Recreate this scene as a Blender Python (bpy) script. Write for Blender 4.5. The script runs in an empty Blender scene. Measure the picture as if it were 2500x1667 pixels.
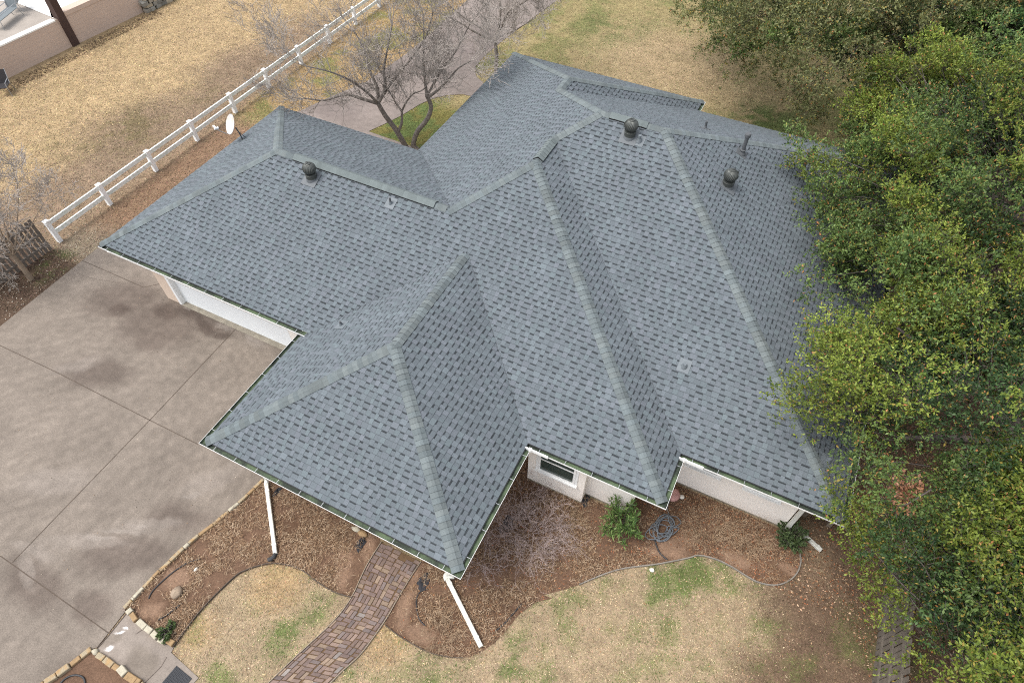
import bpy, math, random
import numpy as np
from mathutils import Vector, Matrix
R_ = math.radians
random.seed(7)
RNG = np.random.default_rng(11)
scene = bpy.context.scene
COL = scene.collection

# ------------------------------------------------------------------ camera
cam_d = bpy.data.cameras.new('camera')
cam_d.sensor_width = 36.0
cam_d.lens = 1564.098 / 2500 * 36.0
cam_d.clip_start = 0.1
cam_d.clip_end = 2000
cam = bpy.data.objects.new('camera', cam_d)
COL.objects.link(cam)
cam.matrix_world = Matrix(((0.895386, -0.352298, 0.272342, 11.5452),
                           (0.445262, 0.701374, -0.556611, -7.1009),
                           (0.005079, 0.619645, 0.784866, 16.3242),
                           (0, 0, 0, 1)))
scene.camera = cam

# ------------------------------------------------------------------ light: bright overcast
SUN = Vector((-0.34, -0.26, 0.90)).normalized()
elev = math.asin(SUN.z)
az = math.atan2(SUN.x, SUN.y)
world = bpy.data.worlds.new('World')
scene.world = world
world.use_nodes = True
wn = world.node_tree
wn.nodes.clear()
w_out = wn.nodes.new('ShaderNodeOutputWorld')
w_bg = wn.nodes.new('ShaderNodeBackground')
w_hs = wn.nodes.new('ShaderNodeHueSaturation')
sky = wn.nodes.new('ShaderNodeTexSky')
sky.sky_type = 'NISHITA'
sky.sun_disc = False
sky.sun_elevation = elev
sky.sun_rotation = az
sky.altitude = 200
sky.dust_density = 3.0
w_hs.inputs['Saturation'].default_value = 0.30
w_bg.inputs['Strength'].default_value = 0.15
wn.links.new(sky.outputs[0], w_hs.inputs['Color'])
wn.links.new(w_hs.outputs[0], w_bg.inputs['Color'])
wn.links.new(w_bg.outputs[0], w_out.inputs['Surface'])
sun_d = bpy.data.lights.new('sun', 'SUN')
sun_d.energy = 1.1
sun_d.angle = R_(28)
sun_d.color = (1.0, 0.96, 0.90)
sun = bpy.data.objects.new('sun', sun_d)
COL.objects.link(sun)
sun.rotation_euler = SUN.to_track_quat('Z', 'Y').to_euler()
scene.view_settings.view_transform = 'Standard'
scene.view_settings.look = 'None'
scene.view_settings.gamma = 1
scene.view_settings.exposure = 1.22
scene.cycles.pixel_filter_type = 'BLACKMAN_HARRIS'
scene.cycles.filter_width = 1.05
scene.cycles.use_denoising = False
scene.cycles.max_bounces = 6
scene.cycles.transparent_max_bounces = 4

# ------------------------------------------------------------------ materials
def new_mat(name):
    m = bpy.data.materials.new(name)
    m.use_nodes = True
    nt = m.node_tree
    b = nt.nodes['Principled BSDF']
    return m, nt, b

def mat(name, col, rough=0.8, amt=0.25, scale=6.0, scale2=60.0, bump=0.0, metallic=0.0, spec=0.3, col2=None, attr=None, trans=0.0):
    """base colour broken up by two octaves of object-space noise; optional second colour; optional face colour attribute"""
    m, nt, b = new_mat(name)
    L = nt.links.new
    tc = nt.nodes.new('ShaderNodeTexCoord')
    n1 = nt.nodes.new('ShaderNodeTexNoise'); n1.inputs['Scale'].default_value = scale; n1.inputs['Detail'].default_value = 5
    n2 = nt.nodes.new('ShaderNodeTexNoise'); n2.inputs['Scale'].default_value = scale2; n2.inputs['Detail'].default_value = 3
    L(tc.outputs['Object'], n1.inputs['Vector']); L(tc.outputs['Object'], n2.inputs['Vector'])
    add = nt.nodes.new('ShaderNodeMath'); add.operation = 'ADD'
    L(n1.outputs['Fac'], add.inputs[0]); L(n2.outputs['Fac'], add.inputs[1])
    mr = nt.nodes.new('ShaderNodeMapRange')
    mr.inputs['From Min'].default_value = 0.6; mr.inputs['From Max'].default_value = 1.4
    mr.inputs['To Min'].default_value = 1 - amt; mr.inputs['To Max'].default_value = 1 + amt
    L(add.outputs[0], mr.inputs['Value'])
    mul = nt.nodes.new('ShaderNodeVectorMath'); mul.operation = 'SCALE'
    if attr:
        at = nt.nodes.new('ShaderNodeAttribute'); at.attribute_name = attr
        L(at.outputs['Color'], mul.inputs[0])
    elif col2:
        mx = nt.nodes.new('ShaderNodeMix'); mx.data_type = 'RGBA'
        mx.inputs['A'].default_value = (*col, 1); mx.inputs['B'].default_value = (*col2, 1)
        m2 = nt.nodes.new('ShaderNodeMapRange'); m2.inputs['From Min'].default_value = 0.42; m2.inputs['From Max'].default_value = 0.6
        L(n1.outputs['Fac'], m2.inputs['Value']); L(m2.outputs[0], mx.inputs['Factor'])
        L(mx.outputs['Result'], mul.inputs[0])
    else:
        mul.inputs[0].default_value = col
    L(mr.outputs[0], mul.inputs['Scale'])
    L(mul.outputs[0], b.inputs['Base Color'])
    b.inputs['Roughness'].default_value = rough
    b.inputs['Metallic'].default_value = metallic
    b.inputs['Specular IOR Level'].default_value = spec
    if bump:
        bp = nt.nodes.new('ShaderNodeBump'); bp.inputs['Strength'].default_value = bump; bp.inputs['Distance'].default_value = 0.02
        L(n2.outputs['Fac'], bp.inputs['Height']); L(bp.outputs[0], b.inputs['Normal'])
    if trans:
        tr = nt.nodes.new('ShaderNodeBsdfTranslucent'); ms = nt.nodes.new('ShaderNodeMixShader')
        L(mul.outputs[0], tr.inputs['Color']); ms.inputs[0].default_value = trans
        L(b.outputs[0], ms.inputs[1]); L(tr.outputs[0], ms.inputs[2])
        L(ms.outputs[0], nt.nodes['Material Output'].inputs['Surface'])
    return m

M = {}
M['shingle'] = mat('asphalt_shingle', (0.2, 0.2, 0.2), 0.92, 0.16, 1.3, 130, 0.25, attr='tone', spec=0.2)
M['cap'] = mat('ridge_shingle', (0.2, 0.2, 0.2), 0.92, 0.13, 5, 130, 0.25, attr='tone', spec=0.2)
M['black'] = mat('black_plastic', (0.012, 0.012, 0.013), 0.5)
M['valley'] = mat('valley_cut', (0.075, 0.08, 0.088), 0.9)
M['white'] = mat('white_paint', (0.80, 0.80, 0.78), 0.5, 0.05, 2, 30)
M['whitepipe'] = mat('white_painted_metal', (0.60, 0.595, 0.54), 0.45, 0.10, 3, 30)
M['gutter_in'] = mat('algae_stained_gutter', (0.032, 0.042, 0.030), 0.7, 0.45, 2.2, 25, col2=(0.075, 0.105, 0.058))
M['drip'] = mat('dark_drip_edge', (0.03, 0.03, 0.032), 0.6)
M['wall'] = mat('cream_stucco', (0.82, 0.765, 0.70), 0.85, 0.07, 1.2, 60, 0.1)
M['pillar'] = mat('pinkish_stucco', (0.60, 0.48, 0.38), 0.85, 0.06, 1.2, 60, 0.1)
M['door'] = mat('white_garage_door', (0.78, 0.80, 0.80), 0.45, 0.03, 2, 30)
M['sill'] = mat('concrete_sill', (0.27, 0.24, 0.19), 0.9, 0.35, 5, 40)
M['glass'] = mat('window_glass', (0.035, 0.052, 0.046), 0.08, 0.1, spec=0.5)
M['turbine'] = mat('weathered_metal', (0.075, 0.08, 0.074), 0.40, 0.2, 6, 40, metallic=0.4)
M['flash'] = mat('grey_flashing', (0.112, 0.122, 0.13), 0.6, 0.15)
M['vpipe'] = mat('painted_vent_pipe', (0.085, 0.09, 0.095), 0.6, 0.15)
M['pale'] = mat('pale_sealant', (0.135, 0.153, 0.165), 0.6, 0.2)
M['dish'] = mat('rust_tinted_dish', (0.56, 0.57, 0.57), 0.5, 0.04, 3, 30, col2=(0.56, 0.49, 0.42))
M['steel'] = mat('grey_steel', (0.35, 0.36, 0.37), 0.4, 0.1, metallic=0.5)
M['darksteel'] = mat('dark_steel', (0.06, 0.07, 0.075), 0.5, 0.1)
M['vinyl'] = mat('white_vinyl', (0.83, 0.84, 0.83), 0.45, 0.03)
M['vinyl_dirty'] = mat('algae_spotted_vinyl', (0.80, 0.82, 0.80), 0.5, 0.10, 9, 45, col2=(0.60, 0.65, 0.60))
M['wood'] = mat('weathered_wood', (0.165, 0.142, 0.12), 0.9, 0.4, 9, 60)
M['wood2'] = mat('grey_weathered_wood', (0.15, 0.128, 0.105), 0.9, 0.4, 5, 60)
M['postwood'] = mat('pale_wood', (0.25, 0.205, 0.155), 0.9, 0.25)
M['bark'] = mat('grey_bark', (0.19, 0.165, 0.145), 0.95, 0.45, 7, 50, 0.5)
M['twig'] = mat('grey_twig', (0.34, 0.30, 0.265), 0.95, 0.3)
M['crepe'] = mat('tan_bark', (0.26, 0.20, 0.145), 0.85, 0.35, 5, 40)
M['oakbark'] = mat('oak_bark', (0.115, 0.095, 0.085), 0.95, 0.4, 6, 50)
M['leaf'] = mat('live_oak_leaf', (0.1, 0.1, 0.1), 0.48, 0.05, attr='tone', trans=0.18, spec=0.25)
M['straw'] = mat('dead_straw', (0.1, 0.1, 0.1), 0.9, 0.05, attr='tone', spec=0.1)
M['brick'] = mat('clay_paver', (0.1, 0.1, 0.1), 0.85, 0.22, 9, 70, 0.2, attr='tone')
M['sand'] = mat('joint_sand', (0.12, 0.075, 0.04), 0.95, 0.35, 6, 60)
M['limestone'] = mat('limestone', (0.32, 0.265, 0.18), 0.9, 0.25, 8, 50, 0.3, col2=(0.30, 0.20, 0.10))
M['limepale'] = mat('pale_limestone', (0.38, 0.345, 0.265), 0.9, 0.2, 8, 50, 0.3)
M['limetan'] = mat('tan_limestone', (0.27, 0.18, 0.095), 0.9, 0.25, 8, 50, 0.3)
M['edging'] = mat('dull_edging', (0.08, 0.063, 0.05), 0.7, 0.3, 3, 30)
M['edging_grey'] = mat('grey_edging', (0.21, 0.19, 0.165), 0.7, 0.3, 3, 30)
M['hose'] = mat('grey_hose', (0.13, 0.145, 0.16), 0.45, 0.1)
M['tube'] = mat('black_tube', (0.035, 0.035, 0.037), 0.5, 0.3)
M['mulchcloth'] = mat('black_weed_cloth', (0.03, 0.03, 0.034), 0.9, 0.5, 9, 60)
M['rock_white'] = mat('white_rock', (0.66, 0.63, 0.56), 0.9, 0.15)
M['rock_pink'] = mat('pink_rock', (0.45, 0.25, 0.22), 0.9, 0.3)
M['block'] = mat('painted_block', (0.50, 0.385, 0.31), 0.85, 0.06, 1, 30)
M['cap_white'] = mat('white_coping', (0.80, 0.78, 0.73), 0.8, 0.07)
M['patio'] = mat('patio_concrete', (0.30, 0.265, 0.23), 0.9, 0.2, 1.5, 40)
M['patiowhite'] = mat('white_deck', (0.76, 0.74, 0.70), 0.8, 0.06, 1, 30)
M['brownsteel'] = mat('brown_painted_post', (0.06, 0.035, 0.029), 0.6, 0.15, 2, 30)
M['sling'] = mat('grey_sling', (0.15, 0.17, 0.18), 0.8, 0.1)
M['darksling'] = mat('black_sling', (0.03, 0.028, 0.03), 0.8, 0.1)
M['drystone'] = mat('rubble_stone', (0.1, 0.1, 0.1), 0.9, 0.3, 5, 40, attr='tone')
M['matrub'] = mat('black_rubber', (0.035, 0.037, 0.042), 0.7, 0.2)

def ground_mat():
    m, nt, b = new_mat('ground_soil_and_grass')
    L = nt.links.new
    at = nt.nodes.new('ShaderNodeAttribute'); at.attribute_name = 'tone'
    tc = nt.nodes.new('ShaderNodeTexCoord')
    outs = []
    for s, d in ((2.2, 6), (14, 4), (48, 3)):
        n = nt.nodes.new('ShaderNodeTexNoise'); n.inputs['Scale'].default_value = s; n.inputs['Detail'].default_value = d
        n.inputs['Roughness'].default_value = 0.65
        L(tc.outputs['Object'], n.inputs['Vector']); outs.append(n)
    a1 = nt.nodes.new('ShaderNodeMath'); a1.operation = 'ADD'; L(outs[0].outputs['Fac'], a1.inputs[0]); L(outs[1].outputs['Fac'], a1.inputs[1])
    a2 = nt.nodes.new('ShaderNodeMath'); a2.operation = 'ADD'; L(a1.outputs[0], a2.inputs[0]); L(outs[2].outputs['Fac'], a2.inputs[1])
    mr = nt.nodes.new('ShaderNodeMapRange'); mr.inputs['From Min'].default_value = 1.1; mr.inputs['From Max'].default_value = 1.9
    mr.inputs['To Min'].default_value = 0.55; mr.inputs['To Max'].default_value = 1.35
    L(a2.outputs[0], mr.inputs['Value'])
    sc = nt.nodes.new('ShaderNodeVectorMath'); sc.operation = 'SCALE'
    L(at.outputs['Color'], sc.inputs[0]); L(mr.outputs[0], sc.inputs['Scale'])
    L(sc.outputs[0], b.inputs['Base Color'])
    b.inputs['Roughness'].default_value = 0.95; b.inputs['Specular IOR Level'].default_value = 0.1
    bp = nt.nodes.new('ShaderNodeBump'); bp.inputs['Strength'].default_value = 0.5; bp.inputs['Distance'].default_value = 0.05
    L(a2.outputs[0], bp.inputs['Height']); L(bp.outputs[0], b.inputs['Normal'])
    return m
M['ground'] = ground_mat()

def blob_mat(name, base, rough, layers, fine=0.16, bump=0.2, rings=None):
    """base colour, then layers of stains and, for the beds, painted eave shade: (colour, strength, [(x, y, rx, ry, angle_deg), ...]) with noisy outlines"""
    m, nt, b = new_mat(name)
    L = nt.links.new
    N = nt.nodes.new
    geo = N('ShaderNodeNewGeometry')
    nz = N('ShaderNodeTexNoise'); nz.inputs['Scale'].default_value = 0.9; nz.inputs['Detail'].default_value = 8; nz.inputs['Roughness'].default_value = 0.62
    L(geo.outputs['Position'], nz.inputs['Vector'])
    off = N('ShaderNodeVectorMath'); off.operation = 'SUBTRACT'; L(nz.outputs['Color'], off.inputs[0]); off.inputs[1].default_value = (0.5, 0.5, 0.5)
    of2 = N('ShaderNodeVectorMath'); of2.operation = 'SCALE'; L(off.outputs[0], of2.inputs[0]); of2.inputs['Scale'].default_value = 0.9
    pos = N('ShaderNodeVectorMath'); pos.operation = 'ADD'; L(geo.outputs['Position'], pos.inputs[0]); L(of2.outputs[0], pos.inputs[1])
    big = N('ShaderNodeTexNoise'); big.inputs['Scale'].default_value = 0.55; big.inputs['Detail'].default_value = 7; big.inputs['Roughness'].default_value = 0.6
    L(geo.outputs['Position'], big.inputs['Vector'])
    fin = N('ShaderNodeTexNoise'); fin.inputs['Scale'].default_value = 30; fin.inputs['Detail'].default_value = 4; fin.inputs['Roughness'].default_value = 0.7
    L(geo.outputs['Position'], fin.inputs['Vector'])
    mid = N('ShaderNodeTexNoise'); mid.inputs['Scale'].default_value = 4.5; mid.inputs['Detail'].default_value = 5
    L(geo.outputs['Position'], mid.inputs['Vector'])
    cur = None
    rgb = N('ShaderNodeRGB'); rgb.outputs[0].default_value = (*base, 1); cur = rgb.outputs[0]
    for colr, strength, blobs in layers:
        acc = None
        for (x, y, rx, ry, ang) in blobs:
            mp = N('ShaderNodeMapping'); mp.vector_type = 'TEXTURE'
            mp.inputs['Location'].default_value = (x, y, 0)
            mp.inputs['Rotation'].default_value = (0, 0, R_(ang))
            mp.inputs['Scale'].default_value = (rx, ry, 50)
            L(pos.outputs[0], mp.inputs['Vector'])
            ln = N('ShaderNodeVectorMath'); ln.operation = 'LENGTH'; L(mp.outputs[0], ln.inputs[0])
            r = N('ShaderNodeMapRange'); r.interpolation_type = 'SMOOTHSTEP'
            r.inputs['From Min'].default_value = 1.0; r.inputs['From Max'].default_value = 0.35
            L(ln.outputs['Value'], r.inputs['Value'])
            if acc is None:
                acc = r.outputs[0]
            else:
                mx = N('ShaderNodeMath'); mx.operation = 'MAXIMUM'; L(acc, mx.inputs[0]); L(r.outputs[0], mx.inputs[1]); acc = mx.outputs[0]
        k = N('ShaderNodeMath'); k.operation = 'MULTIPLY'; k.inputs[1].default_value = strength; L(acc, k.inputs[0])
        mix = N('ShaderNodeMix'); mix.data_type = 'RGBA'
        L(k.outputs[0], mix.inputs['Factor']); L(cur, mix.inputs['A']); mix.inputs['B'].default_value = (*colr, 1)
        cur = mix.outputs['Result']
    s1 = N('ShaderNodeMapRange'); s1.inputs['From Min'].default_value = 0.3; s1.inputs['From Max'].default_value = 0.7
    s1.inputs['To Min'].default_value = 0.82; s1.inputs['To Max'].default_value = 1.18; L(big.outputs['Fac'], s1.inputs['Value'])
    s2 = N('ShaderNodeMapRange'); s2.inputs['From Min'].default_value = 0.3; s2.inputs['From Max'].default_value = 0.7
    s2.inputs['To Min'].default_value = 1 - fine; s2.inputs['To Max'].default_value = 1 + fine; L(fin.outputs['Fac'], s2.inputs['Value'])
    s3 = N('ShaderNodeMapRange'); s3.inputs['From Min'].default_value = 0.3; s3.inputs['From Max'].default_value = 0.7
    s3.inputs['To Min'].default_value = 0.90; s3.inputs['To Max'].default_value = 1.10; L(mid.outputs['Fac'], s3.inputs['Value'])
    p1 = N('ShaderNodeMath'); p1.operation = 'MULTIPLY'; L(s1.outputs[0], p1.inputs[0]); L(s2.outputs[0], p1.inputs[1])
    p2 = N('ShaderNodeMath'); p2.operation = 'MULTIPLY'; L(p1.outputs[0], p2.inputs[0]); L(s3.outputs[0], p2.inputs[1])
    if rings:
        for (rx_, ry_, sc_, am_) in rings:      # brushed and tyre-worn arcs in the concrete
            sb = N('ShaderNodeVectorMath'); sb.operation = 'SUBTRACT'; L(geo.outputs['Position'], sb.inputs[0]); sb.inputs[1].default_value = (rx_, ry_, 0)
            wv = N('ShaderNodeTexWave'); wv.wave_type = 'RINGS'; wv.rings_direction = 'Z'; wv.inputs['Scale'].default_value = sc_; wv.inputs['Distortion'].default_value = 2.5; wv.inputs['Detail'].default_value = 4; wv.inputs['Detail Scale'].default_value = 0.6
            L(sb.outputs[0], wv.inputs['Vector'])
            wm = N('ShaderNodeMath'); wm.operation = 'MULTIPLY'; L(wv.outputs['Fac'], wm.inputs[0]); L(mid.outputs['Fac'], wm.inputs[1])
            wr = N('ShaderNodeMapRange'); wr.inputs['To Min'].default_value = 1 - am_; wr.inputs['To Max'].default_value = 1 + am_; wr.inputs['From Max'].default_value = 0.7; L(wm.outputs[0], wr.inputs['Value'])
            pn = N('ShaderNodeMath'); pn.operation = 'MULTIPLY'; L(p2.outputs[0], pn.inputs[0]); L(wr.outputs[0], pn.inputs[1]); p2 = pn
    fs = N('ShaderNodeVectorMath'); fs.operation = 'SCALE'; L(cur, fs.inputs[0]); L(p2.outputs[0], fs.inputs['Scale'])
    L(fs.outputs[0], b.inputs['Base Color'])
    b.inputs['Roughness'].default_value = rough; b.inputs['Specular IOR Level'].default_value = 0.12
    bp = N('ShaderNodeBump'); bp.inputs['Strength'].default_value = bump; bp.inputs['Distance'].default_value = 0.02
    L(fin.outputs['Fac'], bp.inputs['Height']); L(bp.outputs[0], b.inputs['Normal'])
    return m

def bl(pt, rx, ry=None, ang=0):
    return (pt[0], pt[1], rx, ry or rx, ang)

# ------------------------------------------------------------------ mesh helpers
ORG = {}
def obj(name, verts, faces, mats, parent=None, fmat=None, tone=None, smooth=False, corner=False):
    """links one mesh object; vertices in world metres; tone = per-face (or per-vertex) colour"""
    o0 = ORG.get(parent.name, (0, 0, 0)) if parent else (0, 0, 0)
    V = np.asarray(verts, dtype=np.float64).reshape(-1, 3) - np.array(o0)
    me = bpy.data.meshes.new(name)
    if isinstance(faces, np.ndarray):
        k = faces.shape[1]
        me.vertices.add(len(V)); me.vertices.foreach_set('co', V.astype(np.float32).ravel())
        me.loops.add(faces.size); me.loops.foreach_set('vertex_index', faces.astype(np.int32).ravel())
        me.polygons.add(len(faces))
        me.polygons.foreach_set('loop_start', np.arange(0, faces.size, k, dtype=np.int32))
        me.polygons.foreach_set('loop_total', np.full(len(faces), k, dtype=np.int32))
    else:
        me.from_pydata(V.tolist(), [], faces)
    if not isinstance(mats, (list, tuple)):
        mats = [mats]
    for m in mats:
        me.materials.append(m)
    if fmat is not None:
        me.polygons.foreach_set('material_index', np.asarray(fmat, dtype=np.int32))
    if tone is not None:
        t = np.asarray(tone, dtype=np.float32)
        dom = 'FACE' if len(t) == len(me.polygons) else 'POINT'
        a = me.attributes.new('tone', 'FLOAT_COLOR', dom)
        rgba = np.ones((len(t), 4), np.float32); rgba[:, :3] = t
        a.data.foreach_set('color', rgba.ravel())
    if smooth:
        me.polygons.foreach_set('use_smooth', np.ones(len(me.polygons), dtype=bool))
    me.update(calc_edges=True)
    me.validate()
    o = bpy.data.objects.new(name, me)
    COL.objects.link(o)
    if parent:
        o.parent = parent
    ORG[o.name] = tuple(o0)
    return o

def tag(o, label=None, cat=None, group=None, kind=None):
    if label: o['label'] = label
    if cat: o['category'] = cat
    if group: o['group'] = group
    if kind: o['kind'] = kind
    return o

def empty(name, loc, label, cat, group=None):
    o = bpy.data.objects.new(name, None)
    o.empty_display_size = 0.3
    o.location = loc
    COL.objects.link(o)
    ORG[o.name] = tuple(loc)
    return tag(o, label, cat, group)

class MB:
    def __init__(s):
        s.v = []; s.f = []; s.m = []; s.t = []
    def add(s, verts, faces, m=0, t=(0.2, 0.2, 0.2)):
        b = len(s.v)
        s.v += [tuple(p) for p in verts]
        for f in faces:
            s.f.append([b + i for i in f]); s.m.append(m); s.t.append(t)
    def quad(s, a, b, c, d, m=0, t=(0.2, 0.2, 0.2)):
        s.add([a, b, c, d], [(0, 1, 2, 3)], m, t)
    def box(s, lo, hi, m=0, t=(0.2, 0.2, 0.2)):
        x0, y0, z0 = lo; x1, y1, z1 = hi
        s.add([(x0, y0, z0), (x1, y0, z0), (x1, y1, z0), (x0, y1, z0), (x0, y0, z1), (x1, y0, z1), (x1, y1, z1), (x0, y1, z1)],
              [(0, 3, 2, 1), (4, 5, 6, 7), (0, 1, 5, 4), (1, 2, 6, 5), (2, 3, 7, 6), (3, 0, 4, 7)], m, t)
    def obox(s, c, dx, dy, dz, bev=0.0, m=0, t=(0.2, 0.2, 0.2)):
        """oriented box: centre, three half-axis vectors; bevelled top edges when bev"""
        c = Vector(c); dx = Vector(dx); dy = Vector(dy); dz = Vector(dz)
        if not bev:
            P = [c + dx * i + dy * j + dz * k for k in (-1, 1) for j in (-1, 1) for i in (-1, 1)]
            s.add(P, [(0, 2, 3, 1), (4, 5, 7, 6), (0, 1, 5, 4), (1, 3, 7, 5), (3, 2, 6, 7), (2, 0, 4, 6)], m, t)
            return
        rings = []
        ix = bev / max(dx.length, 1e-6); iy = bev / max(dy.length, 1e-6); iz = bev / max(dz.length, 1e-6)
        for (k, a) in ((-1, 0), (1 - iz, 0), (1, 1)):
            rings.append([c + dx * i * (1 - ix * a) + dy * j * (1 - iy * a) + dz * k for (i, j) in ((-1, -1), (1, -1), (1, 1), (-1, 1))])
        P = [p for r in rings for p in r]
        F = []
        for r in range(2):
            for q in range(4):
                F.append((r * 4 + q, r * 4 + (q + 1) % 4, r * 4 + 4 + (q + 1) % 4, r * 4 + 4 + q))
        F.append((8, 9, 10, 11)); F.append((3, 2, 1, 0))
        s.add(P, F, m, t)
    def cyl(s, p0, p1, r0, r1=None, n=12, caps=True, m=0, t=(0.2, 0.2, 0.2)):
        p0 = Vector(p0); p1 = Vector(p1); r1 = r0 if r1 is None else r1
        a = (p1 - p0).normalized()
        u = a.orthogonal().normalized(); w = a.cross(u)
        P = []
        for p, r in ((p0, r0), (p1, r1)):
            for k in range(n):
                th = 2 * math.pi * k / n
                P.append(p + (u * math.cos(th) + w * math.sin(th)) * r)
        F = [(k, (k + 1) % n, n + (k + 1) % n, n + k) for k in range(n)]
        if caps:
            F.append(tuple(range(n - 1, -1, -1))); F.append(tuple(range(n, 2 * n)))
        s.add(P, F, m, t)
    def lathe(s, base, prof, n=20, m=0, t=(0.2, 0.2, 0.2), flute=0.0, nf=0, twist=0.0):
        bx, by, bz = base
        P = []
        for (r, z) in prof:
            for k in range(n):
                th = 2 * math.pi * k / n + twist * z
                rr = r * (1 + flute * math.cos(nf * th * 1.0 - nf * twist * z)) if nf else r
                P.append((bx + rr * math.cos(th), by + rr * math.sin(th), bz + z))
        F = []
        for i in range(len(prof) - 1):
            for k in range(n):
                F.append((i * n + k, i * n + (k + 1) % n, (i + 1) * n + (k + 1) % n, (i + 1) * n + k))
        F.append(tuple((len(prof) - 1) * n + k for k in range(n)))
        s.add(P, F, m, t)
    def tube(s, pts, r, n=8, m=0, t=(0.2, 0.2, 0.2), closed_ends=True):
        pts = [Vector(p) for p in pts]
        ring = []
        u = None
        for i, p in enumerate(pts):
            a = (pts[min(i + 1, len(pts) - 1)] - pts[max(i - 1, 0)]).normalized()
            if u is None: u = a.orthogonal().normalized()
            u = (u - a * u.dot(a)).normalized(); w = a.cross(u)
            rr = r[i] if isinstance(r, (list, tuple)) else r
            ring.append([p + (u * math.cos(2 * math.pi * k / n) + w * math.sin(2 * math.pi * k / n)) * rr for k in range(n)])
        P = [q for r_ in ring for q in r_]
        F = []
        for i in range(len(pts) - 1):
            for k in range(n):
                F.append((i * n + k, i * n + (k + 1) % n, (i + 1) * n + (k + 1) % n, (i + 1) * n + k))
        if closed_ends:
            F.append(tuple(range(n - 1, -1, -1))); F.append(tuple((len(pts) - 1) * n + k for k in range(n)))
        s.add(P, F, m, t)
    def prism(s, poly, z0, z1, m=0, t=(0.2, 0.2, 0.2), bottom=False):
        n = len(poly)
        a = sum(poly[i][0] * poly[(i + 1) % n][1] - poly[(i + 1) % n][0] * poly[i][1] for i in range(n))
        if a < 0: poly = poly[::-1]
        P = [(x, y, z0) for x, y in poly] + [(x, y, z1) for x, y in poly]
        F = [tuple(range(n, 2 * n))] + [(i, (i + 1) % n, n + (i + 1) % n, n + i) for i in range(n)]
        if bottom: F.append(tuple(range(n - 1, -1, -1)))
        s.add(P, F, m, t)
    def build(s, name, mats, parent=None, smooth=False, tone=False):
        return obj(name, s.v, s.f, mats, parent, s.m, s.t if tone else None, smooth)

def smooth_line(pts, n=6, closed=False):
    """Catmull-Rom through points (2D or 3D)"""
    P = [np.array(p, float) for p in pts]
    out = []
    N = len(P)
    rng = range(N if closed else N - 1)
    for i in rng:
        p0 = P[(i - 1) % N] if closed or i > 0 else P[i]
        p1 = P[i]; p2 = P[(i + 1) % N]
        p3 = P[(i + 2) % N] if closed or i + 2 < N else P[(i + 1) % N]
        for k in range(n):
            t = k / n
            out.append(0.5 * ((2 * p1) + (-p0 + p2) * t + (2 * p0 - 5 * p1 + 4 * p2 - p3) * t * t + (-p0 + 3 * p1 - 3 * p2 + p3) * t ** 3))
    if not closed: out.append(P[-1])
    return [tuple(p) for p in out]

def inside(poly, x, y):
    x = np.asarray(x); y = np.asarray(y)
    r = np.zeros(x.shape, bool)
    n = len(poly)
    j = n - 1
    for i in range(n):
        xi, yi = poly[i][:2]; xj, yj = poly[j][:2]
        c = ((yi > y) != (yj > y)) & (x < (xj - xi) * (y - yi) / ((yj - yi) if yj != yi else 1e-9) + xi)
        r ^= c
        j = i
    return r

_vn = {}
def vnoise(x, y, scale, seed=0):
    """smooth value noise in 0..1"""
    if seed not in _vn:
        _vn[seed] = np.random.default_rng(1000 + seed).random((256, 256))
    g = _vn[seed]
    fx = x / scale + 917.3; fy = y / scale + 531.7
    ix = np.floor(fx).astype(int); iy = np.floor(fy).astype(int)
    tx = fx - ix; ty = fy - iy
    tx = tx * tx * (3 - 2 * tx); ty = ty * ty * (3 - 2 * ty)
    a = g[ix % 256, iy % 256]; b = g[(ix + 1) % 256, iy % 256]; c = g[ix % 256, (iy + 1) % 256]; d = g[(ix + 1) % 256, (iy + 1) % 256]
    return (a * (1 - tx) + b * tx) * (1 - ty) + (c * (1 - tx) + d * tx) * ty
def fbm(x, y, scale, seed=0, octs=4):
    s = 0; w = 0.5; tot = 0
    for k in range(octs):
        s = s + w * vnoise(x, y, scale / 2 ** k, seed + k); tot += w; w *= 0.55
    return s / tot
def sstep(a, b, x):
    t = np.clip((x - a) / (b - a), 0, 1)
    return t * t * (3 - 2 * t)

# ------------------------------------------------------------------ ground layout (metres; z = 0 is the yard)
DRIVE = [(-6.6, 2.6)] + [(-9.532, 1.532), (-9.416, -2.552)] + [(-13.5, -9.0), (-9, -17), (-1.5, -13)] + [(0.845, -9.172), (0.990, -8.664), (1.176, -8.172)] + [(1.254, -8.100), (1.216, -7.226), (1.168, -7.160), (1.180, -6.841), (1.208, -6.508), (1.221, -6.291), (1.257, -6.000), (1.315, -5.773), (1.354, -5.472), (1.436, -5.061), (1.524, -4.849), (1.606, -4.575), (1.655, -4.313), (1.765, -3.951), (1.811, -3.728), (1.883, -3.305), (1.909, -2.990)] + [(1.9, -2.6), (1.9, 1.2), (-5.4, 1.2), (-5.4, 2.6)]
WALK_PAD = [(1.272, -8.123), (1.284, -7.767), (1.278, -7.146), (1.443, -7.187), (1.652, -7.261), (1.923, -7.293), (2.147, -7.282), (2.431, -7.331), (2.657, -7.326), (2.848, -7.275), (2.886, -7.407), (3.841, -7.526)] + [(3.813, -7.682), (3.804, -8.081), (3.434, -8.585), (2.802, -8.186), (2.536, -8.193), (2.307, -8.214), (2.092, -8.185), (1.853, -8.201), (1.610, -8.192), (1.404, -8.199)]
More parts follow.
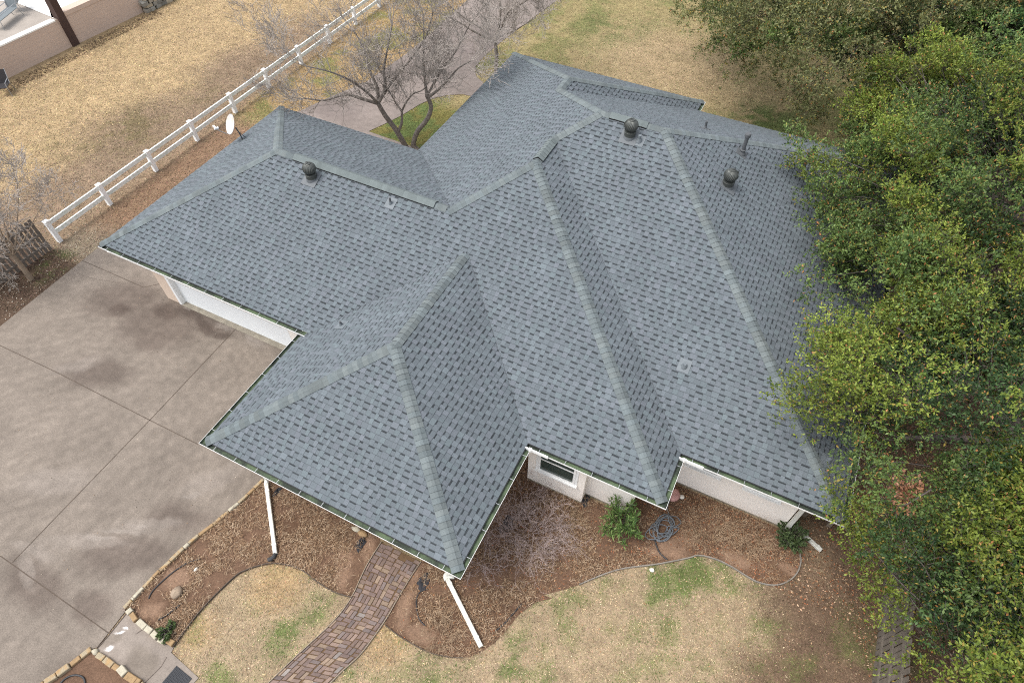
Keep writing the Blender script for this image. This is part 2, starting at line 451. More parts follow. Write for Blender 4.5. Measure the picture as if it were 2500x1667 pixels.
BED1 = [(1.168, -7.160), (1.180, -6.841), (1.208, -6.508), (1.221, -6.291), (1.257, -6.000), (1.315, -5.773), (1.354, -5.472), (1.436, -5.061), (1.524, -4.849), (1.606, -4.575), (1.655, -4.313), (1.765, -3.951), (1.811, -3.728), (1.883, -3.305), (1.909, -2.990)] + [(2.2, -2.9), (5.6, -2.9)] + [(5.811, -2.999), (5.813, -3.606), (5.861, -4.012), (5.940, -4.484), (5.486, -4.580), (4.971, -4.572), (4.487, -4.504), (4.126, -4.547), (3.670, -4.696), (3.389, -4.896), (3.163, -5.158)] + [(3.038, -5.344), (2.910, -5.903), (2.840, -6.452), (2.838, -6.914), (2.842, -7.256), (2.659, -7.314), (2.203, -7.301), (1.702, -7.252), (1.282, -7.158)]
EDGE1 = [(2.850, -7.286), (2.838, -6.914), (2.840, -6.452), (2.910, -5.903), (3.038, -5.344)] + [(3.156, -5.149), (3.389, -4.896), (3.665, -4.690), (4.122, -4.541), (4.492, -4.510), (4.971, -4.572), (5.486, -4.580), (5.946, -4.492)]
BED2_FRONT = [(7.013, -4.656), (7.449, -4.719), (7.843, -4.728), (8.291, -4.708), (8.716, -4.597), (9.160, -4.392), (9.388, -4.128), (9.560, -3.820), (9.694, -3.424), (9.793, -3.019), (10.032, -2.571), (10.361, -2.303)] + [(10.127, -2.327), (10.498, -2.015), (10.830, -1.700), (11.165, -1.273), (11.545, -0.942), (12.038, -0.559), (12.387, -0.354), (12.732, -0.136), (13.059, 0.149), (13.291, 0.346), (13.676, 0.439), (14.083, 0.436), (14.501, 0.371), (14.822, 0.349), (15.190, 0.455), (15.455, 0.674), (15.628, 0.977), (15.673, 1.310), (15.615, 1.552)]
BED2 = BED2_FRONT + [(15.35, 1.6), (15.07, 2.0), (11.3, 2.0), (11.3, 0.55), (10, 0.55), (10, 0.3), (8.4, 0.3), (8.4, 0.9), (7.55, 0.9), (7.55, -2.7), (7.0, -2.7)] + [(7.000, -2.973), (6.970, -3.458), (6.965, -4.028), (6.972, -4.534)]
BED3 = [(1.179, -8.179), (1.416, -8.210), (1.616, -8.198), (1.852, -8.210), (2.089, -8.204), (2.313, -8.219), (2.539, -8.217), (2.772, -8.201), (3.405, -8.599), (1.699, -9.449), (0.811, -9.178), (0.966, -8.891), (1.025, -8.648)]
BACKDRIVE = [(-6.6, 8.0), (0.2, 8.0)] + [(-2.227, 12.001), (-4.915, 12.097), (-4.588, 12.915), (-4.282, 13.802), (-4.030, 14.939), (-3.729, 15.677), (-3.273, 16.173), (-2.678, 16.569), (-2.309, 16.597)] + [(0.3, 15.0)] + [(-2.383, 17.946), (-2.798, 18.156), (-3.131, 18.560), (-3.337, 19.039), (-3.418, 19.594), (-3.429, 20.353), (-3.322, 21.998), (-3.079, 23.976), (-2.685, 27.475)] + [(-2.006, 33.752), (-7.935, 30.705), (-7.166, 25.181), (-7.029, 21.829), (-7.003, 18.765), (-7.314, 15.387), (-8.197, 13.173), (-8.552, 12.035)] + [(-8.655, 11.944)]
PATH_L = [(5.811, -2.999), (5.813, -3.606), (5.861, -4.012), (5.926, -4.435), (5.914, -4.882), (5.823, -5.320), (5.666, -5.814), (5.503, -6.332), (5.340, -6.899), (5.174, -7.390)]
PATH_R = [(7.000, -2.973), (6.970, -3.458), (6.965, -4.028), (6.972, -4.534), (6.932, -5.011), (6.864, -5.487), (6.707, -5.928), (6.604, -6.269), (6.443, -6.727), (6.378, -6.943)]
PATH = PATH_L + PATH_R[::-1]
HOUSE = [(-5.43, 0.88), (0.3, 0.88), (0.3, 0.95), (8.42, 0.95), (8.42, 0.33), (10.03, 0.33), (10.03, 0.62), (11.3, 0.62), (11.3, 2.07), (15.07, 2.07), (15.07, 15.25), (7.5, 15.25), (7.5, 16.0), (0.55, 16.0), (0.55, 8.2), (-5.43, 8.2)]
TERR = [(-22.75, -6), (-22.68, 7.77), (-22.42, 11.9), (-22.08, 15.9), (-40, 17), (-40, -6)]

def masks(x, y, hard=False):
    """what grows where: returns linear base colours of the yard at points"""
    n = x.shape
    big = fbm(x, y, 3.2, 1); med = fbm(x, y, 1.1, 11); fine = fbm(x, y, 0.35, 21, 3)
    C = {}
    tan = np.array((0.37, 0.28, 0.175)); orange = np.array((0.47, 0.345, 0.19)); brown = np.array((0.27, 0.195, 0.13)); green = np.array((0.155, 0.172, 0.062))
    dirt = np.array((0.185, 0.115, 0.075)); litter = np.array((0.185, 0.125, 0.083)); pale = np.array((0.42, 0.31, 0.19)); lush = np.array((0.098, 0.125, 0.042))
    col = np.ones(n + (3,)) * tan
    def mix(c, f):
        f = np.clip(f, 0, 1)
        if hard: f = (RNG.random(f.shape) < f).astype(float)
        f = f[..., None]
        return col * (1 - f) + c * f
    def blob(pts):
        a = np.zeros(n)
        for (px, py, r, w) in pts:
            d = np.sqrt((x - px) ** 2 + (y - py) ** 2) / r
            a = np.maximum(a, w * sstep(1.25, 0.25, d))
        return a
    # field beyond the white fence: golden by the wall, brown by the fence
    fld = sstep(-10.6, -11.4, x)
    col = mix(brown, fld)
    gold = fld * sstep(-13.6, -16.6, x - 0.10 * (y - 10) + (big - 0.5) * 3.0)
    gold = np.maximum(gold, sstep(17.5, 21, y + (big - .5) * 3) * sstep(-6.0, -8.5, x))
    col = mix(orange, gold * (0.6 + 0.4 * med))
    col = mix(np.array((0.17, 0.135, 0.07)), fld * blob([(-14.5, 7.5, 2.2, .8), (-15.8, 5.6, 1.5, .7), (-13.0, 11.5, 2, .5)]) * sstep(.42, .6, fine * .5 + med * .5))
    # strip between the fence and the house
    stp = sstep(-11.4, -10.6, x) * sstep(-5.4, -6.2, x) * sstep(11.5, 9.5, y)
    col = mix(np.array((0.255, 0.165, 0.105)), stp)
    col = mix(np.array((0.30, 0.24, 0.17)), stp * sstep(3.2, 1.4, y) * sstep(0.2, 1.2, y))
    # behind: between fence and back drive
    bk = sstep(9.5, 11.5, y) * sstep(-11.4, -10.6, x) * sstep(-3, -6, x)
    col = mix(np.array((0.36, 0.25, 0.125)), bk)
    col = mix(np.array((0.19, 0.19, 0.07)), bk * sstep(.50, .66, med) * 0.8)
    # dark soil near the board fence
    dk = sstep(1.2, 0.2, y) * sstep(-7.5, -9.0, x) * sstep(-14.0, -12.0, x)
    col = mix(np.array((0.115, 0.078, 0.055)), dk)
    col = mix(lush, blob([(-10.3, 0.4, 0.7, .9), (-10.1, -0.3, .5, .5)]) * sstep(.4, .55, fine))
    # back lawn
    bl_ = sstep(9.0, 10.0, y) * sstep(-4.5, -3.0, x)
    col = mix(np.array((0.335, 0.27, 0.135)), bl_)
    col = mix(green, bl_ * sstep(.46, .62, med * .6 + fine * .4) * 0.6)
    col = mix(pale, bl_ * blob([((4.948, 23.424)[0], (4.948, 23.424)[1], 5.0, 1.0), ((8.941, 22.164)[0], (8.941, 22.164)[1], 2.5, .7)]) * (0.55 + .45 * fine))
    col = mix(lush * 1.15, bl_ * blob([((10.254, 20.839)[0], (10.254, 20.839)[1], 1.6, .95), ((11.580, 20.942)[0], (11.580, 20.942)[1], 1.6, .95), ((-2.421, 18.984)[0], (-2.421, 18.984)[1], 1.7, .7), ((1.004, 25.931)[0], (1.004, 25.931)[1], 2.2, .5)]) * sstep(.36, .52, fine * .5 + med * .5))
    gp = sstep(8.5, 9.2, y) * sstep(-6, -4.6, x) * sstep(0.4, -0.2, x) * sstep(15.8, 14.8, y)
    col = mix(np.array((0.20, 0.18, 0.06)), gp); col = mix(lush * 1.3, gp * sstep(.45, .6, fine * .5 + med * .5))
    # front lawn
    fr = sstep(1.5, 0.6, y) * sstep(1.5, 2.2, x)
    col = mix(np.array((0.40, 0.305, 0.195)), fr)
    gl = blob([((12.907, -0.685)[0], (12.907, -0.685)[1], 1.5, .85), ((13.689, 0.097)[0], (13.689, 0.097)[1], 1.0, .8), ((14.960, -0.248)[0], (14.960, -0.248)[1], 1.0, .9), ((10.522, -2.545)[0], (10.522, -2.545)[1], 0.8, .5),
               ((16.427, -0.929)[0], (16.427, -0.929)[1], 0.9, .9), ((15.300, -0.209)[0], (15.300, -0.209)[1], .7, .8), ((13.123, -0.763)[0], (13.123, -0.763)[1], 1.0, .8),
               ((4.956, -6.393)[0], (4.956, -6.393)[1], .7, .65), ((5.264, -5.148)[0], (5.264, -5.148)[1], .5, .75), ((4.301, -7.133)[0], (4.301, -7.133)[1], .6, .7), ((7.090, -5.070)[0], (7.090, -5.070)[1], .8, .35), ((8.610, -4.985)[0], (8.610, -4.985)[1], .8, .45)])
    col = mix(np.array((0.12, 0.165, 0.05)), fr * gl * sstep(.40, .60, fine * .55 + med * .45))
    col = mix(green, fr * 0.45 * sstep(.52, .68, fine))
    col = mix(lush * 1.3, fr * 0.7 * sstep(.60, .70, fine) * sstep(.5, .6, med))
    col = mix(np.array((0.43, 0.295, 0.155)), fr * blob([((4.066, -4.985)[0], (4.066, -4.985)[1], .9, .7), ((4.043, -4.881)[0], (4.043, -4.881)[1], .8, .7), ((7.186, -4.919)[0], (7.186, -4.919)[1], .8, .6), ((3.105, -6.781)[0], (3.105, -6.781)[1], .6, .5)]))
    # leaf-strewn soil below the oaks
    lt = np.maximum(sstep(14.6, 16.2, x + (med - .5) * 2.0 + np.clip(-(y - 1.0), 0, 9) * 0.12) * sstep(18, 15, y), sstep(17.4, 18.2, x))
    lt = np.maximum(lt, blob([(16.2, 0.4, 1.6, 1), (16.9, 3, 2.2, 1)]))
    col = mix(litter, lt * sstep(40, 15, y))
    col = mix(green * .9, lt * sstep(.56, .66, med) * sstep(2, -1, y) * .6)
    col = col * (0.80 + 0.40 * fine)[..., None]
    return np.clip(col * 0.80, 0.01, 0.9)

# ground sheet: fine where the photo looks, then out to the horizon
xs = np.concatenate([[-400, -120, -60], np.arange(-40, 26.01, 0.14), [40, 90, 400]])
ys = np.concatenate([[-400, -100, -30], np.arange(-14, 44.01, 0.14), [60, 130, 400]])
GX, GY = np.meshgrid(xs, ys)
nx, ny = len(xs), len(ys)
gv = np.stack([GX.ravel(), GY.ravel(), np.zeros(nx * ny)], 1)
ii = np.arange(nx * ny).reshape(ny, nx)
gf = np.stack([ii[:-1, :-1].ravel(), ii[:-1, 1:].ravel(), ii[1:, 1:].ravel(), ii[1:, :-1].ravel()], 1)
gcol = masks(gv[:, 0], gv[:, 1])
ground = obj('ground', gv, gf, M['ground'], tone=gcol)
tag(ground, kind='structure')

# ------------------------------------------------------------------ paving
drive_m = blob_mat('stained_driveway_concrete', (0.182, 0.153, 0.127), 0.85, [
    ((0.112, 0.089, 0.074), 0.8, [bl((-4.849, -0.076), 2.2, 1.5, 10), bl((-6.692, 0.174), 1.9, 1.1, 25), bl((-3.583, 0.831), 1.6, .7, -5), bl((-4.559, -0.784), .9, .6), bl((-5.107, -2.420), 1.6, .8, 20), bl((0.182, -6.259), 1.7, .8, 30), bl((0.663, -4.809), 1.2, .6, 20), bl((0.379, -7.572), .7, .5), bl((-1.283, -7.770), 1.4, .8)]),
    ((0.075, 0.057, 0.047), 0.75, [bl((-5.009, 0.458), 0.75, .4, 0), bl((-3.452, 0.559), 0.8, .32, -8), bl((-4.336, 0.658), .7, .3, -8), bl((-2.592, 0.463), .4, .3, 0), bl((-6.516, -0.231), .5, .4)]),
    ((0.222, 0.19, 0.163), 0.6, [bl((0.726, -3.559), 1.3, .45, 50), bl((-1.066, -6.477), 1.6, .28, 22), bl((0.147, -5.283), 1.3, .25, 28), bl((-1.465, 0.834), .7, .35, 0), bl((-2.066, -7.140), .9, .25, 10), bl((-5.867, -2.501), 1.0, .35, 45), bl((-3.154, -5.594), 1.5, .6, 30), bl((-1.795, -7.563), .8, .25, -30)]),
    ((0.27, 0.235, 0.205), 0.45, [bl((-2.878, 0.847), .55, .12, -4), bl((-4.474, 0.866), .16, .12), bl((-1.823, 0.849), .6, .14, -4), bl((-0.332, -5.777), .8, .12, 26), bl((-0.090, -5.487), .3, .12, 26), bl((0.566, -4.192), .4, .10, 30), bl((-0.803, -6.263), .6, .10, 22)]),
], fine=0.26, bump=0.3, rings=[((-3.739, -5.793)[0], (-3.739, -5.793)[1], 1.1, 0.030), ((-9.944, -0.513)[0], (-9.944, -0.513)[1], 0.7, 0.030)])
mb = MB(); mb.prism(DRIVE, -0.08, 0.030)
drv = tag(mb.build('driveway', drive_m), kind='structure')
pad_m = blob_mat('walk_concrete', (0.22, 0.187, 0.16), 0.88, [
    ((0.15, 0.125, 0.10), 0.6, [bl((1.344, -7.909), .5, .25, 40), bl((2.453, -7.850), .6, .4)]),
    ((0.62, 0.60, 0.58), 0.8, [bl((1.438, -7.644), .18, .06, 30), bl((1.486, -7.511), .12, .05, 20), bl((1.542, -8.024), .14, .10, 30)])])
mb = MB(); mb.prism(WALK_PAD, -0.08, 0.022)
tag(mb.build('entry_walk', pad_m), kind='structure')
back_m = blob_mat('back_drive_concrete', (0.20, 0.168, 0.150), 0.88, [((0.150, 0.124, 0.114), 0.6, [bl((-7.176, 12.859), 2, 1.2), bl((-5.946, 17.418), 2.5, 1.5), bl((-4.852, 21.054), 3, 2)])])
mb = MB(); mb.prism(BACKDRIVE, -0.08, 0.024)
tag(mb.build('back_drive', back_m), kind='structure')

def ribbon(name, pts, w, z, m, kind='structure'):
    pts = [np.array(p[:2], float) for p in pts]
    V = []; F = []
    for i, p in enumerate(pts):
        d = pts[min(i + 1, len(pts) - 1)] - pts[max(i - 1, 0)]
        d = d / (np.linalg.norm(d) + 1e-9); nrm = np.array((-d[1], d[0]))
        ww = w * (1 + 0.25 * math.sin(i * 7.3))
        a = p + nrm * ww / 2; b = p - nrm * ww / 2
        V += [(a[0], a[1], z), (b[0], b[1], z)]
        if i: F.append((2 * i - 2, 2 * i, 2 * i + 1, 2 * i - 1))
    o = obj(name, V, F, m)
    if kind: o['kind'] = kind
    return o
M['joint'] = mat('joint_dirt', (0.085, 0.065, 0.05), 0.95, 0.4, 3, 30)
M['crack'] = mat('crack_dirt', (0.15, 0.12, 0.10), 0.95, 0.4, 3, 30)
def jlines(name, lines, w, z, m):
    mb = MB()
    for ln in lines:
        for a, b in zip(ln[:-1], ln[1:]):
            a = np.array(a[:2]); b = np.array(b[:2]); d = (b - a) / np.linalg.norm(b - a); n_ = np.array((-d[1], d[0])) * w / 2
            mb.quad((*(a + n_), z), (*(a - n_), z), (*(b - n_), z), (*(b + n_), z))
    return mb.build(name, m, drv)
jlines('expansion_joint', [[(-9.945, -3.106), (-8.741, -3.065), (-6.144, -2.989), (-2.327, -2.974), (-0.496, -2.950)], [(-2.443, 0.869), (-2.327, -2.974), (-2.262, -7.625)], [(-3.577, -7.607), (-2.721, -7.649), (-2.185, -7.660), (1.278, -7.751)], [(-9.531, 0.849), (-6.541, 0.866), (-6.181, 1.247)], [(1.280, -8.119), (1.288, -7.770), (1.276, -7.144)]], 0.022, 0.034, M['joint'])
jlines('concrete_crack', [[(-9.569, 0.399), (-9.153, 0.339), (-8.856, 0.321), (-8.568, 0.368), (-8.183, 0.448), (-7.827, 0.552), (-7.462, 0.647), (-7.085, 0.666), (-6.691, 0.791), (-6.541, 0.866)], [(1.837, -7.482), (1.880, -7.388), (1.920, -7.313)], [(2.814, -8.155), (2.855, -7.975), (2.901, -7.730), (2.865, -7.523)]], 0.014, 0.0345, M['crack'])
jl = jlines('cracked_joint', [[(-8.627, 12.059), (-7.953, 11.841)], [(-3.878, 17.892), (-2.445, 17.226)], [(-8.096, 13.159), (-7.096, 13.280)]], 0.02, 0.028, M['crack'])

# planting beds
bed_m = blob_mat('bed_soil', (0.125, 0.076, 0.050), 0.95, [
    ((0.225, 0.145, 0.098), 0.85, [bl((1.751, -6.026), .55, .4, 40), bl((1.686, -6.883), .5, .3, 40), bl((5.326, -4.007), .35, .8, 30), bl((5.608, -3.306), .25, .6, 30), bl((7.260, -4.174), .3, .8, 20), bl((6.941, -3.279), .2, .5, 20), bl((7.844, -4.417), .45, .3),
                               bl((12.639, 0.157), .7, .4), bl((12.868, 0.643), .4, .35), bl((14.198, 0.619), .5, .25), bl((15.426, 1.009), .35, .2), bl((12.352, -0.123), .5, .2), bl((8.217, -0.901), .3, .5, 20)]),
    ((0.08, 0.046, 0.028), 0.7, [bl((3.740, -3.657), .9, .4), bl((9.320, 0.142), 1.2, .5), bl((12.557, 1.812), .7, .25), bl((11.308, 0.884), .6, .4), bl((8.248, -0.121), .5, .3)])], fine=0.3, bump=0.5)  # dark blobs paint the shade under the eaves into the soil colour
for nm, poly in (('planting_bed', BED1), ('planting_bed', BED2), ('planting_bed', BED3)):
    mb = MB(); mb.prism(poly, -0.05, 0.012)
    tag(mb.build(nm, bed_m), kind='structure')

# brick path: herringbone pavers following the curve
def arc(pts, n):
    P = np.array(smooth_line(pts, 8))
    d = np.concatenate([[0], np.cumsum(np.linalg.norm(np.diff(P, axis=0), axis=1))])
    s = np.linspace(0, d[-1], n)
    return np.stack([np.interp(s, d, P[:, 0]), np.interp(s, d, P[:, 1])], 1), d[-1]
NL = 80
PLc, ll = arc(PATH_L, NL); PRc, lr = arc(PATH_R, NL)
plen = (ll + lr) / 2
pw = float(np.mean(np.linalg.norm(PLc - PRc, axis=1)))
def path_pt(s, t):
    f = np.clip(s / plen, 0, 1) * (NL - 1); i = int(min(f, NL - 2)); k = f - i
    a = PLc[i] * (1 - k) + PLc[i + 1] * k; b = PRc[i] * (1 - k) + PRc[i + 1] * k
    return a + (b - a) * (t / pw)
mb = MB()
mb.prism([tuple(p) for p in PLc] + [tuple(p) for p in PRc[::-1]], -0.06, 0.016, 0)
base_t = [(0.165, 0.117, 0.097), (0.15, 0.108, 0.094), (0.185, 0.132, 0.106), (0.142, 0.112, 0.103), (0.215, 0.158, 0.115), (0.205, 0.18, 0.165)]
BW_, BL_ = 0.105, 0.21
def brick(s0, t0, ds, dt):
    if t0 + dt < 0.04 or t0 > pw - 0.04 or s0 < 0 or s0 + ds > plen: return
    t0c = max(t0, 0.012); t1c = min(t0 + dt, pw - 0.012)
    if t1c - t0c < 0.03: return
    g = 0.007; jit = 0.006
    z = 0.034 + random.uniform(-0.004, 0.004)
    ang = random.uniform(-0.03, 0.03)
    cs, ct = s0 + ds / 2 + random.uniform(-jit, jit), (t0c + t1c) / 2 + random.uniform(-jit, jit) * .5
    hs, ht = ds / 2 - g, (t1c - t0c) / 2 - g
    tops = []; lows = []
    for (a, b) in ((-1, -1), (1, -1), (1, 1), (-1, 1)):
        for lst, inset, zz in ((tops, 0.006, z), (lows, 0, z - 0.008)):
            u, v = a * (hs - inset), b * (ht - inset)
            p = path_pt(cs + u * math.cos(ang) - v * math.sin(ang), ct + u * math.sin(ang) + v * math.cos(ang))
            lst.append((p[0], p[1], zz))
    k = random.choices(range(6), (5, 5, 4, 4, 2, 1))[0]
    f = random.uniform(0.8, 1.2)
    tone = tuple(c * f for c in base_t[k])
    bot = [(x, y, 0.0) for x, y, _ in lows]
    P = tops + lows + bot
    F = [(0, 1, 2, 3)] + [(q, 4 + q, 4 + (q + 1) % 4, (q + 1) % 4) for q in range(4)] + [(4 + q, 8 + q, 8 + (q + 1) % 4, 4 + (q + 1) % 4) for q in range(4)]
    mb.add(P, [tuple(reversed(f_)) for f_ in F], 1, tone)
CELL = BL_
for j in range(-1, int(pw / CELL) + 2):
    so = (j % 2) * BW_ * 1.0 + random.uniform(-.02, .02)
    i = -1
    while i * BW_ < plen + .3:
        s0 = i * BW_ + so; t0 = j * CELL - .03
        if random.random() < .68:
            sh = random.uniform(-.025, .025)
            brick(s0, t0 + sh, BW_, BL_); i += 1
        else:
            brick(s0, t0, BL_, BW_); brick(s0, t0 + BW_, BL_, BW_); i += 2
path = tag(mb.build('brick_path', [M['sand'], M['brick']], tone=True), kind='structure')

# garden edging strips
def edging(name, pts, h, th, m, label):
    P = smooth_line([p[:2] for p in pts], 6)
    mb = MB()
    for a, b in zip(P[:-1], P[1:]):
        a = np.array(a); b = np.array(b); d = b - a; L_ = np.linalg.norm(d); d /= L_; n_ = np.array((-d[1], d[0]))
        mb.obox(((a[0] + b[0]) / 2, (a[1] + b[1]) / 2, h / 2 - 0.02), (d[0] * L_ / 2 * 1.02, d[1] * L_ / 2 * 1.02, 0), (n_[0] * th, n_[1] * th, 0), (0, 0, h / 2 + 0.02))
    return tag(mb.build(name, m), label, 'edging')
edging('garden_edging', EDGE1, 0.07, 0.008, M['edging'], 'dark metal edging strip between the driveway-side bed and the small lawn')
edging('garden_edging', [(7.022, -4.669), (7.452, -4.724), (7.847, -4.733), (8.294, -4.714), (8.719, -4.602), (9.048, -4.458)], 0.06, 0.007, M['edging'], 'dark edging strip curving round the bed tip right of the brick path')
edging('garden_edging', [(10.830, -1.700), (11.545, -0.942), (12.389, -0.361), (13.059, 0.149), (13.291, 0.346), (13.676, 0.439), (14.083, 0.436), (14.501, 0.371), (14.822, 0.349), (15.190, 0.455), (15.455, 0.674), (15.628, 0.977), (15.673, 1.310), (15.615, 1.552)], 0.06, 0.014, M['edging_grey'], 'pale grey edging strip looping round the far end of the front bed')
for side, pts in (('left', PATH_L), ('right', PATH_R)):
    edging('garden_edging', pts, 0.055, 0.009, M['postwood'], 'thin wooden edging board along the %s side of the brick path' % ('driveway' if side == 'left' else 'downspout'))

# limestone edging blocks, each one a thing
def stones(line, n, w, h, gaps, label, mats_):
    P = np.array(line, float)
    d = np.concatenate([[0], np.cumsum(np.linalg.norm(np.diff(P, axis=0), axis=1))])
    cuts = np.linspace(0, d[-1], n + 1)
    cuts[1:-1] += RNG.uniform(-0.08, 0.08, n - 1)
    for k in range(n):
        s0, s1 = cuts[k] + gaps, cuts[k + 1] - gaps
        a = np.array([np.interp(s0, d, P[:, i]) for i in (0, 1)]); b = np.array([np.interp(s1, d, P[:, i]) for i in (0, 1)])
        c = (a + b) / 2; v = (b - a) / 2; L_ = np.linalg.norm(v); v2 = np.array((-v[1], v[0])) / L_ * w / 2 * random.uniform(.85, 1.1)
        hh = h * random.uniform(.85, 1.15)
        mbx = MB(); mbx.obox((c[0], c[1], hh / 2), (v[0], v[1], random.uniform(-.006, .006)), (v2[0], v2[1], 0), (0, 0, hh / 2), 0.012)
        nth = ['first', 'second', 'third', 'fourth', 'fifth', 'sixth', 'seventh', 'eighth', 'ninth', 'tenth', 'eleventh', 'twelfth', 'thirteenth', 'fourteenth', 'fifteenth', 'sixteenth', 'seventeenth', 'eighteenth']
        mm_ = mats_[k % len(mats_)]
        cn = {'limestone': 'sandy', 'limepale': 'pale cream', 'limetan': 'tan'}[mm_]
        o = mbx.build('edging_stone', M[mm_])
        tag(o, label % (cn, nth[k]), 'edging stone', 'limestone blocks edging the beds')
stones([(1.161, -7.174), (1.180, -6.841), (1.208, -6.508), (1.221, -6.291), (1.257, -6.000), (1.315, -5.773), (1.354, -5.472), (1.436, -5.061), (1.524, -4.849), (1.606, -4.575), (1.655, -4.313), (1.765, -3.951), (1.811, -3.728), (1.883, -3.305), (1.927, -2.981)], 15, 0.09, 0.09, 0.006, '%s limestone block edging the driveway bed, %s from the entry walk', ['limestone', 'limepale', 'limestone', 'limetan', 'limestone'])
stones([(1.285, -7.153), (1.443, -7.187), (1.660, -7.257)], 2, 0.13, 0.13, 0.01, '%s limestone block on the bed corner by the driveway, %s from it', ['limepale', 'limetan'])
stones([(1.685, -7.235), (1.920, -7.267), (2.143, -7.266), (2.407, -7.307)], 3, 0.15, 0.13, 0.01, '%s limestone block in the pale middle run along the walk, %s from driveway', ['limepale', 'limepale', 'limepale'])
stones([(2.440, -7.317), (2.633, -7.302)], 1, 0.14, 0.12, 0.008, '%s limestone block beside the small shrub at the walk, %s one there', ['limepale'])
stones([(2.626, -7.248), (2.840, -7.243)], 1, 0.14, 0.12, 0.008, '%s limestone end block where the walk meets the lawn, %s one there', ['limetan'])
stones([(1.399, -8.205), (1.613, -8.196), (1.852, -8.210), (2.099, -8.202)], 3, 0.13, 0.11, 0.01, '%s limestone block on the lower walk side, %s after the round stone', ['limestone', 'limestone', 'limetan'])
stones([(2.085, -8.168), (2.334, -8.217), (2.560, -8.215), (2.804, -8.210), (3.048, -8.295)], 4, 0.15, 0.12, 0.01, '%s limestone block on the lower walk side near the mat, %s from driveway', ['limepale', 'limetan', 'limetan', 'limestone'])
stones([(1.175, -8.175), (1.026, -8.639)], 2, 0.12, 0.10, 0.008, '%s long limestone strip edging the lower left bed, %s from round stone', ['limestone', 'limetan'])
stones([(1.027, -8.650), (0.947, -8.892), (0.824, -9.150), (0.721, -9.454)], 3, 0.13, 0.11, 0.01, '%s limestone block edging the lower left bed, %s after the long strips', ['limestone', 'limestone', 'limetan'])

def rock(name, c, r, m, label, cat='rock', group=None, sq=(1, 1, .7), seed=0):
    rg = random.Random(seed)
    mbx = MB()
    n, k = 10, 6
    P = []
    for i in range(k + 1):
        ph = -math.pi / 2 + math.pi * i / k
        for j in range(n):
            th = 2 * math.pi * j / n
            f = r * (1 + rg.uniform(-.14, .14)) if 0 < i < k else r
            P.append((c[0] + f * sq[0] * math.cos(ph) * math.cos(th), c[1] + f * sq[1] * math.cos(ph) * math.sin(th), c[2] + f * sq[2] * (math.sin(ph) + .7)))
    F = [(i * n + j, i * n + (j + 1) % n, (i + 1) * n + (j + 1) % n, (i + 1) * n + j) for i in range(k) for j in range(n)]
    mbx.add(P, F)
    o = mbx.build(name, m, smooth=True)
    return tag(o, label, cat, group)
rock('round_stone', (*(1.309, -8.184), 0.0), 0.085, M['limepale'], 'round pale stone at the corner where driveway and entry walk meet', 'rock', None, (1, .8, .7), 3)
rock('rock', (*(12.428, 1.700), 0.0), 0.075, M['rock_white'], 'round white rock on the soil beside the pink stone', 'rock', None, (1, .85, .7), 4)
rock('rock', (*(12.234, 1.636), 0.0), 0.18, M['rock_pink'], 'pink flat stone half under the roof corner by the long cream wall', 'rock', None, (.8, 1.1, .5), 5)
rock('rock', (*(5.033, -3.011), 0.0), 0.12, M['limepale'], 'pale flat rock under the porch gutter left of the brick path', 'rock', None, (1.2, .6, .5), 6)
rock('rock', (*(5.246, -3.031), 0.0), 0.13, M['limetan'], 'tan rock nearest the brick path under the porch gutter', 'rock', None, (1.2, .7, .5), 7)
rock('rock', (*(12.335, -0.548), 0.0), 0.07, M['rock_white'], 'white rock on the bed edge below the coiled hose', 'rock', None, (1, .8, .6), 8)
rock('rock', (*(2.019, -5.678), 0.0), 0.06, M['rock_white'], 'small white rock in the dry bed beside the driveway', 'rock', None, (.7, 1.2, .6), 9)
rock('tree_stump', (*(2.035, -6.340), 0.0), 0.13, M['crepe'], 'small cut shrub stump in the bare soil near the driveway stones', 'stump', None, (1, 1.3, .8), 10)

# ------------------------------------------------------------------ the house
house = empty('house', (4.0, 6.0, 0.0), 'single storey cream house under a large grey shingled hip roof', 'house')
PITCH = {'FG': ([-0.0, -0.4489, 1.0], 2.6), 'LG': ([-0.4872, -0.0, 1.0], 5.7037), 'BG': ([-0.0, 0.4693, 1.0], 6.8155), 'LM': ([-0.5168, -0.0, 1.0], 2.6329), 'RM': ([0.4586, -0.0, 1.0], 8.069), 'FM': ([-0.0, -0.4596, 1.0], 1.9601), 'RR': ([0.4717, -0.0, 1.0], 9.9933), 'BM': ([-0.0, 0.4861, 1.0], 10.3184), 'BW': ([-0.0, 0.4963, 1.0], 10.8391), 'WR': ([0.5634, -0.0, 1.0], 7.1655), 'PL': ([-0.4905, -0.0, 1.0], 1.8521), 'PF': ([-0.0, -0.4681, 1.0], 4.211), 'PR': ([0.4569, -0.0, 1.0], 6.4946)}
def zon(pl, x, y):
    N_, c = PITCH[pl]
    return c - N_[0] * x - N_[1] * y
def pnorm(pl):
    return Vector(PITCH[pl][0]).normalized()
xa, xB, xD, xF, xH, xK, xW = -6.105, 1.525, 8.524, 11.926, 15.673, -0.064, 8.104
yA, yC, yG, yM, yL, yJ = 0.305, -3.441, 1.392, 15.878, 16.617, 8.777
Q0 = (-2.14, 4.591, 4.661); Q1 = (3.925, 4.591, 4.661); P1 = (5.573, 6.489, 5.513); RR_ = (5.573, 7.731, 5.513)
P3 = (6.558, 8.839, 6.022); P2 = (8.418, 8.839, 6.022); W0 = (4.196, 12.165, 4.801); W1 = (4.196, 11.35, 4.801); S_ = (4.9, 0.096, 4.256); T_ = (4.9, 3.688, 4.256)
zA = zon('FG', 0, yA); zJ = zon('BG', 0, yJ)
